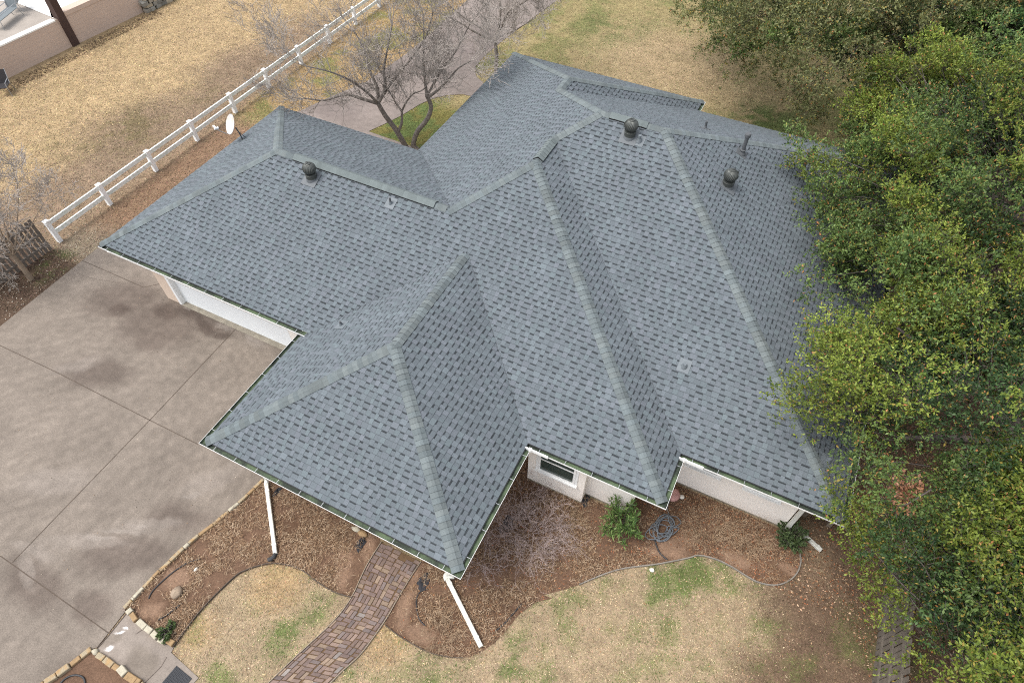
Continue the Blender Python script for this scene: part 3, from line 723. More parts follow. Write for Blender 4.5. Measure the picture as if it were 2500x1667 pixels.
A_ = (xa, yA, zA); J_ = (xa, yJ, zJ); K_ = (xK + .19, yJ, zJ); K_l = (xK, yJ, 2.6); L_c = (xK, yL, 2.6)
xv = xB + (zA - 2.6) / 0.4905
V0 = (xv, yA, zA); B_ = (xB + 0.02, yA, zA)
C_ = (xB, yC, 2.6); D_ = (xD, yC, 2.6); E_ = (xD, 0.0, 2.6); F_ = (xF, 0.0, 2.6); G_ = (xF, yG, 2.6); H_ = (xH, yG, 2.6); I_ = (xH, yM, 2.6)
Mc = (xW, yL, 2.6); Mv = (xW, yM, 2.6)
ROOF = dict(FG=[A_, B_, V0, T_, E_, F_, P1, Q1, Q0], LG=[A_, Q0, J_], BG=[J_, Q0, Q1, K_], LM=[K_l, K_, Q1, P1, RR_, P3, W1, W0, L_c],
            RM=[P1, F_, G_, RR_], FM=[RR_, G_, H_, P2, P3], RR=[P2, H_, I_], BM=[P2, I_, Mv, W1, P3], WR=[W1, Mv, Mc, W0], BW=[W0, Mc, L_c],
            PL=[(xB, yA + 0.3, 2.6), C_, S_, T_, V0], PF=[C_, D_, S_], PR=[D_, E_, T_, S_])

def clip_rect(poly, u0, u1, v0, v1):
    for axis, val, keep_gt in ((0, u0, True), (0, u1, False), (1, v0, True), (1, v1, False)):
        out = []
        n = len(poly)
        if n == 0: return out
        for i in range(n):
            a = poly[i]; b = poly[(i + 1) % n]
            ia = a[axis] >= val if keep_gt else a[axis] <= val
            ib = b[axis] >= val if keep_gt else b[axis] <= val
            if ia: out.append(a)
            if ia != ib:
                t = (val - a[axis]) / (b[axis] - a[axis])
                p = [a[0] + (b[0] - a[0]) * t, a[1] + (b[1] - a[1]) * t]; p[axis] = val
                out.append(tuple(p))
        poly = out
    return poly
def area2(p):
    return sum(p[i][0] * p[(i + 1) % len(p)][1] - p[(i + 1) % len(p)][0] * p[i][1] for i in range(len(p))) / 2

rmb = MB()
EXP = 0.143
def shingle(name, poly):
    rs = random.Random(hash(name) % 1000 if False else sum(map(ord, name)) * 7)
    n = pnorm(name)
    u = Vector((0, 0, 1)).cross(n).normalized()
    v = n.cross(u)
    low = min(poly, key=lambda p: p[2])
    o = Vector((low[0], low[1], zon(name, low[0], low[1])))
    p2 = [((Vector(p) - o).dot(u), (Vector(p) - o).dot(v)) for p in poly]
    if area2(p2) < 0: p2 = p2[::-1]
    umin = min(p[0] for p in p2); umax = max(p[0] for p in p2); vmax = max(p[1] for p in p2); vmin = min(p[1] for p in p2)
    to3 = lambda a, b, h: o + u * a + v * b + n * h
    base = np.array((0.118, 0.136, 0.149))
    k0 = int(math.floor(vmin / EXP))
    def piece(u0, u1, v0, v1, hb, lift, vk, tone, lip=0.0):
        pc = clip_rect(p2, u0, u1, v0, v1)
        # drop doubled points
        q = []
        for p in pc:
            if not q or abs(p[0] - q[-1][0]) + abs(p[1] - q[-1][1]) > 1e-5: q.append(p)
        if len(q) > 1 and abs(q[0][0] - q[-1][0]) + abs(q[0][1] - q[-1][1]) < 1e-5: q.pop()
        if len(q) < 3 or abs(area2(q)) < 1e-5: return
        hh = lambda b: hb + lift * (1 - (b - vk) / EXP)
        rmb.add([to3(a, b, hh(b)) for a, b in q], [tuple(range(len(q)))], 0, tuple(tone))
        if lip:
            e = [p for p in q if abs(p[1] - v0) < 1e-6]
            if len(e) >= 2:
                a0 = min(p[0] for p in e); a1 = max(p[0] for p in e)
                if a1 - a0 > 0.01:
                    rmb.add([to3(a0, v0, hh(v0) - lip), to3(a1, v0, hh(v0) - lip), to3(a1, v0, hh(v0)), to3(a0, v0, hh(v0))], [(0, 1, 2, 3)], 0, (0.045, 0.05, 0.055))
    k = k0
    rowu = None
    while k * EXP < vmax:
        v0 = k * EXP; v1 = v0 + EXP
        seg = clip_rect(p2, umin - 1, umax + 1, v0, v1)
        if len(seg) >= 3:
            ua = min(p[0] for p in seg); ub = max(p[0] for p in seg)
            piece(ua - .01, ub + .01, v0, v1, 0.0, 0.006, v0, base * rs.uniform(.86, .94), 0.006)
            piece(ua - .01, ub + .01, v1 - .011, v1, 0.0055, 0.008, v0, base * .6)  # row line: dark cut edge and the shadow below it painted as a strip
            x = ua - rs.uniform(0, .35)
            while x < ub:
                tw = rs.choice((.085, .095, .105, .115, .13, .16)) * rs.uniform(.9, 1.1)
                gw = rs.choice((.095, .115, .125, .14, .155, .18)) * rs.uniform(.9, 1.1)
                h = rs.uniform(-1, 1)
                tone = base * rs.uniform(.91, 1.09) * np.array((1 + .030 * h, 1 - .012 * h, 1 + .012 * h))
                piece(x, x + tw, v0, v1, 0.004, 0.008, v0, tone, 0.014)
                piece(x - .007, x, v0, v1, 0.002, 0.006, v0, tone * .66)  # tab side: dark cut edge with its shadow gap painted in
                bd = np.array((0.034, 0.039, 0.043)) * rs.uniform(.85, 1.25)
                f = rs.choice((.26, .29, .32, .35))
                if rs.random() < .93:
                    piece(x + tw, x + tw + gw, v1 - EXP * f, v1, 0.0015, 0.006, v0, bd)
                # the odd long tab seam
                x += tw + gw
        k += 1
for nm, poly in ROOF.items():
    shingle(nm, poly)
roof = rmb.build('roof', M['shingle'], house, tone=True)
roof['label'] = 'blue grey laminated shingle roof with lighter green grey ridge caps'

# ridge and hip caps
def caps(p0, p1, pa, pb, width=0.15, name='ridge_cap', lift=0.012, exp=0.135, flip=False):
    p0 = Vector(p0); p1 = Vector(p1)
    ax = p1 - p0; Ln = ax.length; ax.normalize()
    na, nb = pnorm(pa), pnorm(pb)
    def down(nn, other):
        d = nn.cross(ax)
        if d.dot(other) < 0: d = -d
        if (nn.cross(ax)).z > 0 and abs(ax.z) < .05: d = -nn.cross(ax)
        return d
    da = na.cross(ax); da = da if da.z < 0 or (abs(da.z) < 1e-6) else -da
    db = nb.cross(ax); db = db if db.z < 0 or (abs(db.z) < 1e-6) else -db
    up = (na + nb).normalized()
    rs = random.Random(int(p0.x * 100) + int(p0.y * 10))
    mbx = MB()
    cnt = max(1, int(Ln / exp))
    for k in range(cnt + 1):
        s0 = k * exp - 0.02; s1 = min(s0 + exp * 1.55, Ln + 0.02)
        if s0 >= Ln - 0.03: break
        h0 = lift + 0.016 + rs.uniform(-.002, .003); h1 = lift
        w = width * rs.uniform(.97, 1.03)
        f = rs.uniform(.84, 1.16); hue = rs.uniform(-1, 1)
        tone = (0.124 * f * (1 - .02 * hue), 0.143 * f, 0.145 * f * (1 + .02 * hue))
        rows = []
        for s, h in ((s0, h0), (s1, h1)):
            c = p0 + ax * s
            rows.append([c + da * w + na * (h * .8), c + da * w * .40 + na * (h + .004), c + da * .035 + up * (h + .012), c + db * .035 + up * (h + .012), c + db * w * .40 + nb * (h + .004), c + db * w + nb * (h * .8)])
        P = rows[0] + rows[1]
        mbx.add(P, [(i, i + 1, 7 + i, 6 + i) for i in range(5)], 0, tone)
        # butt edge
        lowr = [p - up * 0.014 for p in rows[0]]
        mbx.add(rows[0] + lowr, [(i, 6 + i, 7 + i, i + 1) for i in range(5)], 0, (0.06, 0.065, 0.07))
    o = mbx.build(name, M['cap'], roof, tone=True)
    return o
def shorten(a, b, d):
    a = Vector(a); b = Vector(b); return a + (b - a).normalized() * d
caps(A_, Q0, 'FG', 'LG'); caps(J_, Q0, 'LG', 'BG'); caps(Q0, shorten(Q1, Q0, .15), 'FG', 'BG')
caps(shorten(Q1, P1, -.08), P1, 'FG', 'LM'); caps(F_, P1, 'FG', 'RM'); caps(P1, RR_, 'LM', 'RM'); caps(RR_, P3, 'LM', 'FM')
caps(P3, P2, 'FM', 'BM'); caps(H_, P2, 'FM', 'RR'); caps(I_, P2, 'RR', 'BM'); caps(L_c, W0, 'LM', 'BW'); caps(Mc, W0, 'WR', 'BW')
caps(W0, W1, 'LM', 'WR'); caps(W1, P3, 'LM', 'BM'); caps(C_, S_, 'PL', 'PF'); caps(D_, S_, 'PF', 'PR'); caps(S_, shorten(T_, S_, .12), 'PL', 'PR')

# valleys: the closed cut line
def valley(a, b):
    a = Vector(a) + Vector((0, 0, .008)); b = Vector(b) + Vector((0, 0, .008))
    mbx = MB(); mbx.tube([a, b], 0.0045, 5); mbx.build('valley', M['valley'], roof)
valley(V0, T_); valley(E_, T_); valley(G_, RR_); valley(K_, Q1); valley(Mv, W1)

# ridge vents
def ridge_vent(a, b, pa, pb):
    a = Vector(a); b = Vector(b); ax = (b - a).normalized()
    na, nb = pnorm(pa), pnorm(pb)
    da = na.cross(ax); da = da if da.z < 0 else -da
    db = nb.cross(ax); db = db if db.z < 0 else -db
    up = Vector((0, 0, 1))
    mbx = MB(); w = 0.175; h = 0.055
    Ln = (b - a).length; n = max(2, int(Ln / 0.14)); rs = random.Random(5)
    for k in range(n):
        s0, s1 = Ln * k / n, Ln * (k + 1) / n + .01
        hh = [h + .010, h]
        f = rs.uniform(.92, 1.08); tone = (0.127 * f, 0.148 * f, 0.147 * f)
        rows = [[a + ax * s + da * w + up * hq * .95, a + ax * s + da * .05 + up * (hq + .014), a + ax * s + up * (hq + .02), a + ax * s + db * .05 + up * (hq + .014), a + ax * s + db * w + up * hq * .95] for s, hq in ((s0, hh[0]), (s1, hh[1]))]
        mbx.add(rows[0] + rows[1], [(i, i + 1, 6 + i, 5 + i) for i in range(4)], 0, tone)
        mbx.add(rows[0] + [p - up * .01 for p in rows[0]], [(i, 5 + i, 6 + i, i + 1) for i in range(4)], 0, (.06, .065, .07))
    cap = mbx.build('ridge_vent', M['cap'], roof, tone=True)
    mbx = MB()
    for d, nn in ((da, na), (db, nb)):
        for q in (0.166, 0.15):
            mbx.quad(a + d * q + nn * .012, b + d * q + nn * .012, b + d * q + up * (h - .004), a + d * q + up * (h - .004))
    for e in (a, b):
        mbx.add([e + da * .166 + na * .01, e + da * .166 + up * h * .9, e + up * (h + .01), e + db * .166 + up * h * .9, e + db * .166 + nb * .01, e + up * .02], [(0, 1, 2, 3, 4, 5)])
    o = mbx.build('vent_slot', M['black'], roof)
ridge_vent((-1.45, 4.591, 4.661), (3.42, 4.591, 4.661), 'FG', 'BG')
ridge_vent((5.573, 6.65, 5.513), (5.573, 7.66, 5.513), 'LM', 'RM')
ridge_vent((6.83, 8.839, 6.022), (7.93, 8.839, 6.022), 'FM', 'BM')

# gutters
def gutter(path, hang=0.62, capends=True):
    pts = [Vector(p) for p in path]
    prof_out = [(0.004, -0.008), (0.004, -0.075), (0.098, -0.075), (0.124, -0.045), (0.124, -0.012), (0.130, -0.010), (0.130, -0.030), (0.128, -0.060), (0.092, -0.121), (0.0, -0.121), (0.0, -0.008)]
    # segments 0..3 inner (stained), the rest painted white
    nrm = []
    for i in range(len(pts)):
        ds = []
        if i > 0: ds.append((pts[i] - pts[i - 1]).normalized())
        if i < len(pts) - 1: ds.append((pts[i + 1] - pts[i]).normalized())
        ns = [Vector((d.y, -d.x, 0)) for d in ds]
        nv = ns[0] if len(ns) == 1 else (ns[0] + ns[1]) / (1 + ns[0].dot(ns[1]))
        nrm.append(nv)
    mbx = MB()
    k = len(prof_out)
    rings = [[p + nv * o_ + Vector((0, 0, z_)) for (o_, z_) in prof_out] for p, nv in zip(pts, nrm)]
    for i in range(len(pts) - 1):
        for j in range(k):
            jj = (j + 1) % k
            mbx.quad(rings[i][j], rings[i + 1][j], rings[i + 1][jj], rings[i][jj], 0 if j < 4 else 1)
    if capends:
        for rg, s in ((rings[0], 1), (rings[-1], -1)):
            mbx.add([rg[q] for q in (10, 4, 5, 7, 8, 9)], [(0, 1, 2, 3, 4, 5)], 1)
    g = mbx.build('gutter', [M['gutter_in'], M['white']], house)
    for i in range(len(pts) - 1):
        L_ = (pts[i + 1] - pts[i]).length
        d = (pts[i + 1] - pts[i]).normalized(); nv = Vector((d.y, -d.x, 0))
        c = max(1, int(L_ / hang))
        for q in range(c):
            p = pts[i] + d * (L_ * (q + .5) / c)
            hb = MB(); hb.obox(p + nv * .065 + Vector((0, 0, -.010)), d * .006, nv * .060, (0, 0, .003))
            hb.build('hanger', M['steel'], g)
    return g
gutter([A_, (xB + 0.18, yA, zA)])
gutter([(xB, yA - .02, 2.6), C_, D_, E_, F_, G_, H_, I_])
gutter([Mv, Mc])
# gutter corner guards and leftovers
mbx = MB(); mbx.cyl((xD - 1.15, yC - .06, 2.5), (xD - 1.15, yC - .06, 2.505), .045, n=14)
mbx.build('gutter_outlet', M['black'], house)
for (cx, cy) in ((xD, 0.0), (xF, yG)):
    mbx = MB(); mbx.obox((cx + .30, cy - .14, 2.585), (.30, 0, 0), (0, .012, 0), (0, 0, .05)); mbx.obox((cx + .13, cy - .14, 2.59), (.04, 0, 0), (0, .03, 0), (0, 0, .05))
    mbx.build('splash_guard', M['white'], house)

# fascia, drip edge and soffit
OUT = [(xa, yA), (xB, yA), (xB, yC), (xD, yC), (xD, 0), (xF, 0), (xF, yG), (xH, yG), (xH, yM), (xW, yM), (xW, yL), (xK, yL), (xK, yJ), (xa, yJ)]
def zeave(p, q):
    return zA if (p[0] < xB - .1 and q[0] < xB + .1 and max(p[1], q[1]) < 1 and p[1] == q[1]) or (p[0] < -5 and q[0] < -5) or (p[1] == yJ and q[1] == yJ) else 2.6
mbx = MB(); mbd = MB()
for p, q in zip(OUT, OUT[1:] + OUT[:1]):
    z = zeave(p, q) - .004
    if p[1] == yJ and q[1] == yJ: z = zJ - .006
    if p[0] == xa and q[0] == xa: z = 2.700
    d = Vector((q[0] - p[0], q[1] - p[1], 0)); L_ = d.length; d.normalize(); nv = Vector((d.y, -d.x, 0))
    c = Vector(((p[0] + q[0]) / 2, (p[1] + q[1]) / 2, 0))
    mbx.obox(c - nv * .022 + Vector((0, 0, z - .115)), d * (L_ / 2 - .02), nv * .018, (0, 0, .105))
    mbd.obox(c + nv * .008 + Vector((0, 0, z - .012)), d * (L_ / 2), nv * .012, (0, 0, .010))
mbx.build('fascia', M['white'], house)
mbd.build('drip_edge', M['drip'], house)
mbx = MB()
mbx.add([(x + (.03 if x < 4 else -.03), y, 2.40) for x, y in OUT], [tuple(range(len(OUT)))])
mbx.build('soffit', M['wall'], house)

# walls
GD0, GD1, GDY, GY0 = -4.77, 0.11, 1.0, 0.88
FOOT = [(-5.43, GY0), (GD0, GY0), (GD0, 1.12), (GD1, 1.12), (GD1, GY0), (0.7, GY0), (0.7, 0.95), (8.42, 0.95), (8.42, 0.33), (10.03, 0.33), (10.03, 0.62), (11.3, 0.62), (11.3, 2.07), (15.07, 2.07), (15.07, 15.25), (7.5, 15.25), (7.5, 16.0), (0.55, 16.0), (0.55, 8.2), (-5.43, 8.2)]
mbx = MB()
for i, (p, q) in enumerate(zip(FOOT, FOOT[1:] + FOOT[:1])):
    mbx.quad((p[0], p[1], -0.05), (q[0], q[1], -0.05), (q[0], q[1], 2.42), (p[0], p[1], 2.42), 1 if i in (0, 19) else 0)
mbx.box((GD0, GY0 + .002, 2.17), (GD1, 1.118, 2.42), 0)
mbx.build('wall', [M['wall'], M['pillar']], house)
mbx = MB()
for i in (12, 8, 10):
    p, q = FOOT[i], FOOT[i + 1]
    mbx.box((p[0] + .0, p[1] - .012, -.02), (q[0], p[1] + .01, .06))
mbx.build('foundation', M['sill'], house)
gd = MB()
for k in range(4):
    z0 = .05 + k * .53
    gd.box((GD0 + .03, 1.02, z0), (GD1 - .03, 1.06, z0 + .527))
gdo = gd.build('garage_door', M['door'], house)
mbx = MB(); mbx.box((GD0 - .002, GY0 - .004, 0), (GD0 + .03, 1.10, 2.2)); mbx.box((GD0 - .10, GY0 - .022, 0.03), (GD0 + .012, GY0 - .003, 2.25)); mbx.box((GD1 - .03, GY0 - .004, 0), (GD1 + .002, 1.10, 2.2))
mbx.build('frame', M['white'], gdo)
mbx = MB(); mbx.box((GD0 + .03, 0.84, 0.0), (GD1 - .03, 1.07, 0.055)); mbx.build('threshold', M['sill'], house)

def window(x0, x1, z0, z1, y, mullion=True):
    fr = MB(); t = .06
    fr.box((x0, y - .035, z0), (x0 + t, y - .002, z1)); fr.box((x1 - t, y - .035, z0), (x1, y - .002, z1))
    fr.box((x0 + t, y - .034, z1 - t), (x1 - t, y - .002, z1)); fr.box((x0 + t, y - .034, z0), (x1 - t, y - .002, z0 + t))
    fr.box((x0 + t, y - .026, (z0 + z1) / 2 - .02), (x1 - t, y - .002, (z0 + z1) / 2 + .02))
    for xx in (x0 - .07, x1): fr.box((xx, y - .02, z0), (xx + .07, y - .001, z1))
    f = fr.build('window', M['white'], house)
    mbx = MB(); mbx.quad((x0 + t, y - .012, z0 + t), (x1 - t, y - .012, z0 + t), (x1 - t, y - .012, z1 - t), (x0 + t, y - .012, z1 - t)); mbx.build('pane', M['glass'], f)
    mbx = MB(); mbx.obox(((x0 + x1) / 2, y - .045, z0 - .02), ((x1 - x0) / 2 + .08, 0, 0), (0, .045, 0), (0, 0, .018)); mbx.build('sill', M['white'], f)
window(8.72, 9.76, 0.88, 2.1, 0.33)
window(12.22, 13.05, 1.17, 2.2, 2.07); window(13.75, 14.57, 1.19, 2.2, 2.07)
# porch under the front hip
mbx = MB(); mbx.box((2.35, -2.62, -.05), (7.7, 0.94, .10), 0, (0.19, 0.12, 0.10)); mbx.build('porch_slab', M['brick'], house, tone=True)
for cx in (2.45, 7.6):
    mbx = MB(); mbx.obox((cx, -2.5, 1.26), (.10, 0, 0), (0, .10, 0), (0, 0, 1.16)); mbx.obox((cx, -2.5, .18), (.14, 0, 0), (0, .14, 0), (0, 0, .08)); mbx.build('porch_column', M['white'], house)
mbx = MB(); mbx.box((4.4, .90, .10), (5.35, .945, 2.15)); fd = mbx.build('front_door', M['brownsteel'], house)
mbx = MB(); mbx.cyl((5.25, .86, 1.05), (5.25, .90, 1.05), .03); mbx.build('handle', M['steel'], fd)

# downspout extensions lying on the beds
def spout(pts, w, elbow=None, top=None):
    mbx = MB()
    P = [Vector(p) for p in pts]
    for a, b in zip(P[:-1], P[1:]):
        d = (b - a); L_ = d.length; d.normalize(); s_ = Vector((d.y, -d.x, 0)); s_ = s_.normalized() if s_.length > .01 else Vector((1, 0, 0)); up = s_.cross(d)
        mbx.obox((a + b) / 2, d * (L_ / 2 + .012), s_ * w, up * w * .8, 0.012)
    if top:
        mbx.tube(smooth_line(top, 4), w * 1.08, 10)
    for q in (.12, .88):
        c_ = P[-2].lerp(P[-1], q); d = (P[-1] - P[-2]).normalized(); s_ = Vector((d.y, -d.x, 0)).normalized(); up = s_.cross(d)
        mbx.obox(c_, d * .03, s_ * (w + .006), up * (w * .8 + .006), .006)
    o = mbx.build('downspout', M['whitepipe'], house)
    if elbow:
        m2 = MB(); m2.tube(elbow, .055, 10)
        for q in elbow[1:-1]:
            pass
        m2.build('elbow', M['tube'], o)
s0, s1 = (2.112, -3.029), (3.583, -4.480)
spout([(2.1, -2.98, 2.45), (2.1, -2.98, .22), (s0[0], s0[1] - .02, .13), (s1[0], s1[1], .10)], .05, top=[(2.1, -2.98, .5), (s0[0] - .02, s0[1] + .08, .22), (s0[0], s0[1] - .02, .14), (s0[0] + .05, s0[1] - .09, .13)], elbow=[(s1[0], s1[1], .10), (s1[0] + .02, s1[1] - .08, .10), (s1[0] - .01, s1[1] - .16, .09), (s1[0] - .07, s1[1] - .20, .08)])
s0, s1 = (7.784, -3.052), (9.313, -4.070)
spout([(7.95, -2.98, 2.45), (7.95, -2.98, .22), (s0[0] - .02, s0[1] + .02, .13), (s1[0], s1[1], .09)], .055, top=[(7.95, -2.98, .5), (s0[0] + .02, s0[1] + .07, .24), (s0[0] - .02, s0[1] + .01, .14), (s0[0] + .05, s0[1] - .06, .13)])
s0, s1 = (15.294, 2.215), (16.073, 1.872)
spout([(15.13, 2.0, 2.4), (15.13, 2.0, .2), (s0[0], s0[1], .10), (s1[0], s1[1], .07)], .05)

# roof fittings
def turbine(base, pl, rot):
    bx, by, bz = base
    n = pnorm(pl); u = Vector((0, 0, 1)).cross(n).normalized(); v = n.cross(u)
    mbx = MB(); c = Vector(base) + n * .018
    mbx.obox(c - v * .03, u * .24, v * .24, n * .006); mbx.lathe((bx, by, bz - .10), [(.19, 0), (.17, .10), (.16, .14)], 20)
    part = mbx.build('turbine_vent', M['flash'], house)
    mbx = MB(); mbx.lathe((bx, by, bz + .0), [(.158, 0), (.158, .14), (.170, .145), (.170, .165), (.158, .17), (.158, .20)], 24); mbx.build('neck', M['turbine'], part, smooth=False)
    prof = []
    for i in range(13):
        a = -1.05 + (1.05 + 1.25) * i / 12
        prof.append((.192 * math.cos(a), .35 + .18 * math.sin(a)))
    mbx = MB(); mbx.lathe((bx, by, bz), prof, 96, flute=.035, nf=24, twist=1.5)
    mbx.build('dome', M['turbine'], part)
    mbx = MB(); mbx.lathe((bx, by, bz + .515), [(.085, 0), (.085, .012), (.07, .02), (.03, .024)], 20)
    for q in range(3):
        th = rot + q * 2.094; mbx.obox((bx + .04 * math.cos(th), by + .04 * math.sin(th), bz + .540), (.04 * math.cos(th), .04 * math.sin(th), 0), (-.006 * math.sin(th), .006 * math.cos(th), 0), (0, 0, .005))
    mbx.build('crown_plate', M['turbine'], part)
    # support bracket hoop
    mbx = MB(); pts = []
    for i in range(13):
        a = -1.2 + 2.77 * i / 12
        pts.append((bx + math.cos(rot) * .212 * math.cos(a), by + math.sin(rot) * .212 * math.cos(a), bz + .35 + .21 * math.sin(a)))
    mbx.tube(pts, .007, 6); mbx.build('bracket', M['turbine'], part)
turbine((-0.562, 4.146, 4.461), 'FG', 2.6); turbine((7.582, 8.383, 5.813), 'FM', 3.6); turbine((10.531, 8.563, 5.025), 'RR', 0.2)

def vent(base, pl, h, r, m, pale=False, capped=False):
    n = pnorm(pl); u = Vector((0, 0, 1)).cross(n).normalized(); v = n.cross(u); c = Vector(base)
    mbx = MB()
    mbx.obox(c + n * .014 + v * .02, u * .15, v * .17, n * .004)
    mbx.lathe((c.x, c.y, c.z - .03), [(r * 2.0, 0), (r * 1.9, .04), (r * 1.25, .12)], 14)
    p = mbx.build('vent_pipe', M['pale'] if pale else M['flash'] if not capped else M['vpipe'], house)
    mbx = MB(); mbx.cyl((c.x, c.y, c.z), (c.x, c.y, c.z + h), r, n=14)
    if capped:
        mbx.lathe((c.x, c.y, c.z + h - .02), [(r * 1.05, 0), (r * 1.55, .02), (r * 1.55, .10), (r * 1.2, .13)], 14)
        mbx.lathe((c.x, c.y, c.z + .12), [(r * 1.5, 0), (r * 1.5, .03), (r, .04)], 14)
    mbx.build('stack', m, p)
vent((2.159, 4.194, 4.483), 'FG', .22, .030, M['vpipe'], True)
vent((2.659, 0.686, 3.156), 'PL', .16, .03, M['vpipe'], True)
vent((7.890, 8.312, 5.780), 'FM', .20, .045, M['pale'], True)
vent((9.177, 11.193, 4.878), 'BM', .26, .035, M['vpipe'])
vent((10.527, 10.199, 5.027), 'RR', .58, .056, M['vpipe'], capped=True)
vent((12.315, 11.416, 4.184), 'RR', .66, .056, M['vpipe'], capped=True)
vent((11.256, 3.237, 3.448), 'FM', .12, .045, M['pale'], True)
vent((15.050, 2.530, 2.894), 'RR', .14, .04, M['pale'], True)

# ------------------------------------------------------------------ satellite dish on the garage roof
db_ = (-5.568, 6.196, 2.991)
dish = empty('satellite_dish', db_, 'white satellite dish with grey feed arm on the garage roof edge', 'satellite dish')
mbx = MB(); mbx.obox((db_[0], db_[1], db_[2] + .012), (.09, 0, .044), (0, .06, 0), (-.004, 0, .008)); mbx.tube([(db_[0], db_[1], db_[2]), (db_[0] - .05, db_[1], db_[2] + .25), (db_[0] - .16, db_[1] + .02, db_[2] + .42)], .022, 8)
mbx.tube([(db_[0] + .05, db_[1] + .12, db_[2] + .02), (db_[0] - .08, db_[1], db_[2] + .3)], .012, 6); mbx.build('mast', M['darksteel'], dish)
dc = Vector((db_[0] - .28, db_[1] - .06, db_[2] + .56)); dn = Vector((-.34, -.80, .50)).normalized()
du = Vector((0, 0, 1)).cross(dn).normalized(); dv = dn.cross(du)
mbx = MB(); P = []; n = 28
for i in range(7):
    rr = i / 6
    for k in range(n):
        th = 2 * math.pi * k / n
        P.append(dc + du * (.29 * rr * math.cos(th)) + dv * (.35 * rr * math.sin(th)) + dn * (.075 * rr * rr - .075))
F = [(i * n + k, i * n + (k + 1) % n, (i + 1) * n + (k + 1) % n, (i + 1) * n + k) for i in range(6) for k in range(n)]
mbx.add(P, F)
mbx.add([p - dn * .012 for p in P], [tuple(reversed(f)) for f in F])
mbx.add([p for p in P[-n:]] + [p - dn * .012 for p in P[-n:]], [(k, n + k, n + (k + 1) % n, (k + 1) % n) for k in range(n)])
mbx.build('reflector', M['dish'], dish, smooth=True)
foot = dc - dv * .34; lnb = dc + dn * .50 - dv * .22
mbx = MB(); mbx.tube([dc - dn * .06 - dv * .25, foot - dn * .02, foot + dn * .1, lnb], .014, 8); mbx.build('feed_arm', M['steel'], dish)
mbx = MB(); mbx.cyl(lnb - dv * .02, lnb - dn * .13 + dv * .05, .03, .04, 10); mbx.obox(lnb + dv * .05, du * .10, dv * .025, dn * .03, .008); mbx.build('receiver', M['white'], dish)

# ------------------------------------------------------------------ white two-rail fence
FX = -11.08
fence = empty('white_rail_fence', (FX, 1.21, 0), 'white two-rail vinyl ranch fence with square capped posts beside the field', 'fence')
posts = [1.21, 3.54, 5.9, 8.25, 10.64, 12.95, 15.36, 17.68, 19.95, 22.2, 24.5, 26.8, 29.1]
for y in posts:
    h = .99 - max(0, y - 3) * .0045
    mbx = MB(); mbx.box((FX - .075, y - .075, -.05), (FX + .075, y + .075, h - .04)); po = mbx.build('post', M['vinyl'], fence)
    mbx = MB(); mbx.add([(FX - .092, y - .092, h - .045), (FX + .092, y - .092, h - .045), (FX + .092, y + .092, h - .045), (FX - .092, y + .092, h - .045), (FX - .092, y - .092, h - .02), (FX + .092, y - .092, h - .02), (FX + .092, y + .092, h - .02), (FX - .092, y + .092, h - .02), (FX, y, h + .02)],
                        [(0, 3, 2, 1), (0, 1, 5, 4), (1, 2, 6, 5), (2, 3, 7, 6), (3, 0, 4, 7), (4, 5, 8), (5, 6, 8), (6, 7, 8), (7, 4, 8)])
    mbx.build('cap', M['vinyl'], po)
for y0, y1 in zip(posts[:-1], posts[1:]):
    h = .99 - max(0, y0 - 3) * .0045
    for zz in (h - .15, h - .56):
        mbx = MB(); mbx.obox((FX, (y0 + y1) / 2, zz), (.030, 0, 0), (0, (y1 - y0) / 2 - .066, 0), (0, 0, .080), .006); mbx.build('rail', M['vinyl_dirty'], fence)

# board fences
def board_fence(name, p0, p1, h, w, gap, m, label, rails=True, lean=0.0, backside=1):
    p0 = np.array(p0, float); p1 = np.array(p1, float); d = p1 - p0; L_ = np.linalg.norm(d); d /= L_; nn = np.array((-d[1], d[0])) * backside
    root = empty(name, (p0[0], p0[1], 0), label, 'fence')
    s = w / 2; rs = random.Random(3)
    while s < L_:
        c = p0 + d * s; hh = h * rs.uniform(.965, 1.02); ww = w / 2 * rs.uniform(.9, 1.03)
        mbx = MB(); tl = rs.uniform(-.012, .012)
        mbx.obox((c[0] + nn[0] * rs.uniform(0, .006), c[1] + nn[1] * rs.uniform(0, .006), hh / 2), (d[0] * ww, d[1] * ww, 0), (nn[0] * .009, nn[1] * .009, 0), (d[0] * tl, d[1] * tl, hh / 2))
        mbx.build('picket', m, root)
        s += w + gap * rs.uniform(.6, 1.3)
    for z in (h * .2, h * .52, h * .85):
        c = (p0 + p1) / 2 + nn * .032
        mbx = MB(); mbx.obox((c[0], c[1], z), (d[0] * L_ / 2, d[1] * L_ / 2, 0), (nn[0] * .02, nn[1] * .02, 0), (0, 0, .042)); mbx.build('rail', m, root)
    return root
board_fence('picket_fence', (-11.0, 0.80), (-11.3, -5.2), 1.45, .115, .045, M['wood'], 'weathered brown board fence behind the leaning bare tree at the left edge')
board_fence('board_fence', (17.72, -3.4), (17.66, 1.9), 1.75, .125, .032, M['wood2'], 'grey weathered board fence under the oak in the lower right corner', backside=1)
gy = (16.151, 2.618)
gate = empty('timber_barrier', (15.3, 2.5, 0), 'low pale timber rail on two posts below the right roof corner', 'fence')
ga, gb_ = (15.508, 2.646, -0.000), (16.147, 2.641, -0.000)
for c in (ga, gb_):
    mbx = MB(); mbx.obox((c[0], c[1] + .05, .28), (.055, 0, 0), (0, .055, 0), (0, 0, .30)); mbx.build('post', M['postwood'], gate)
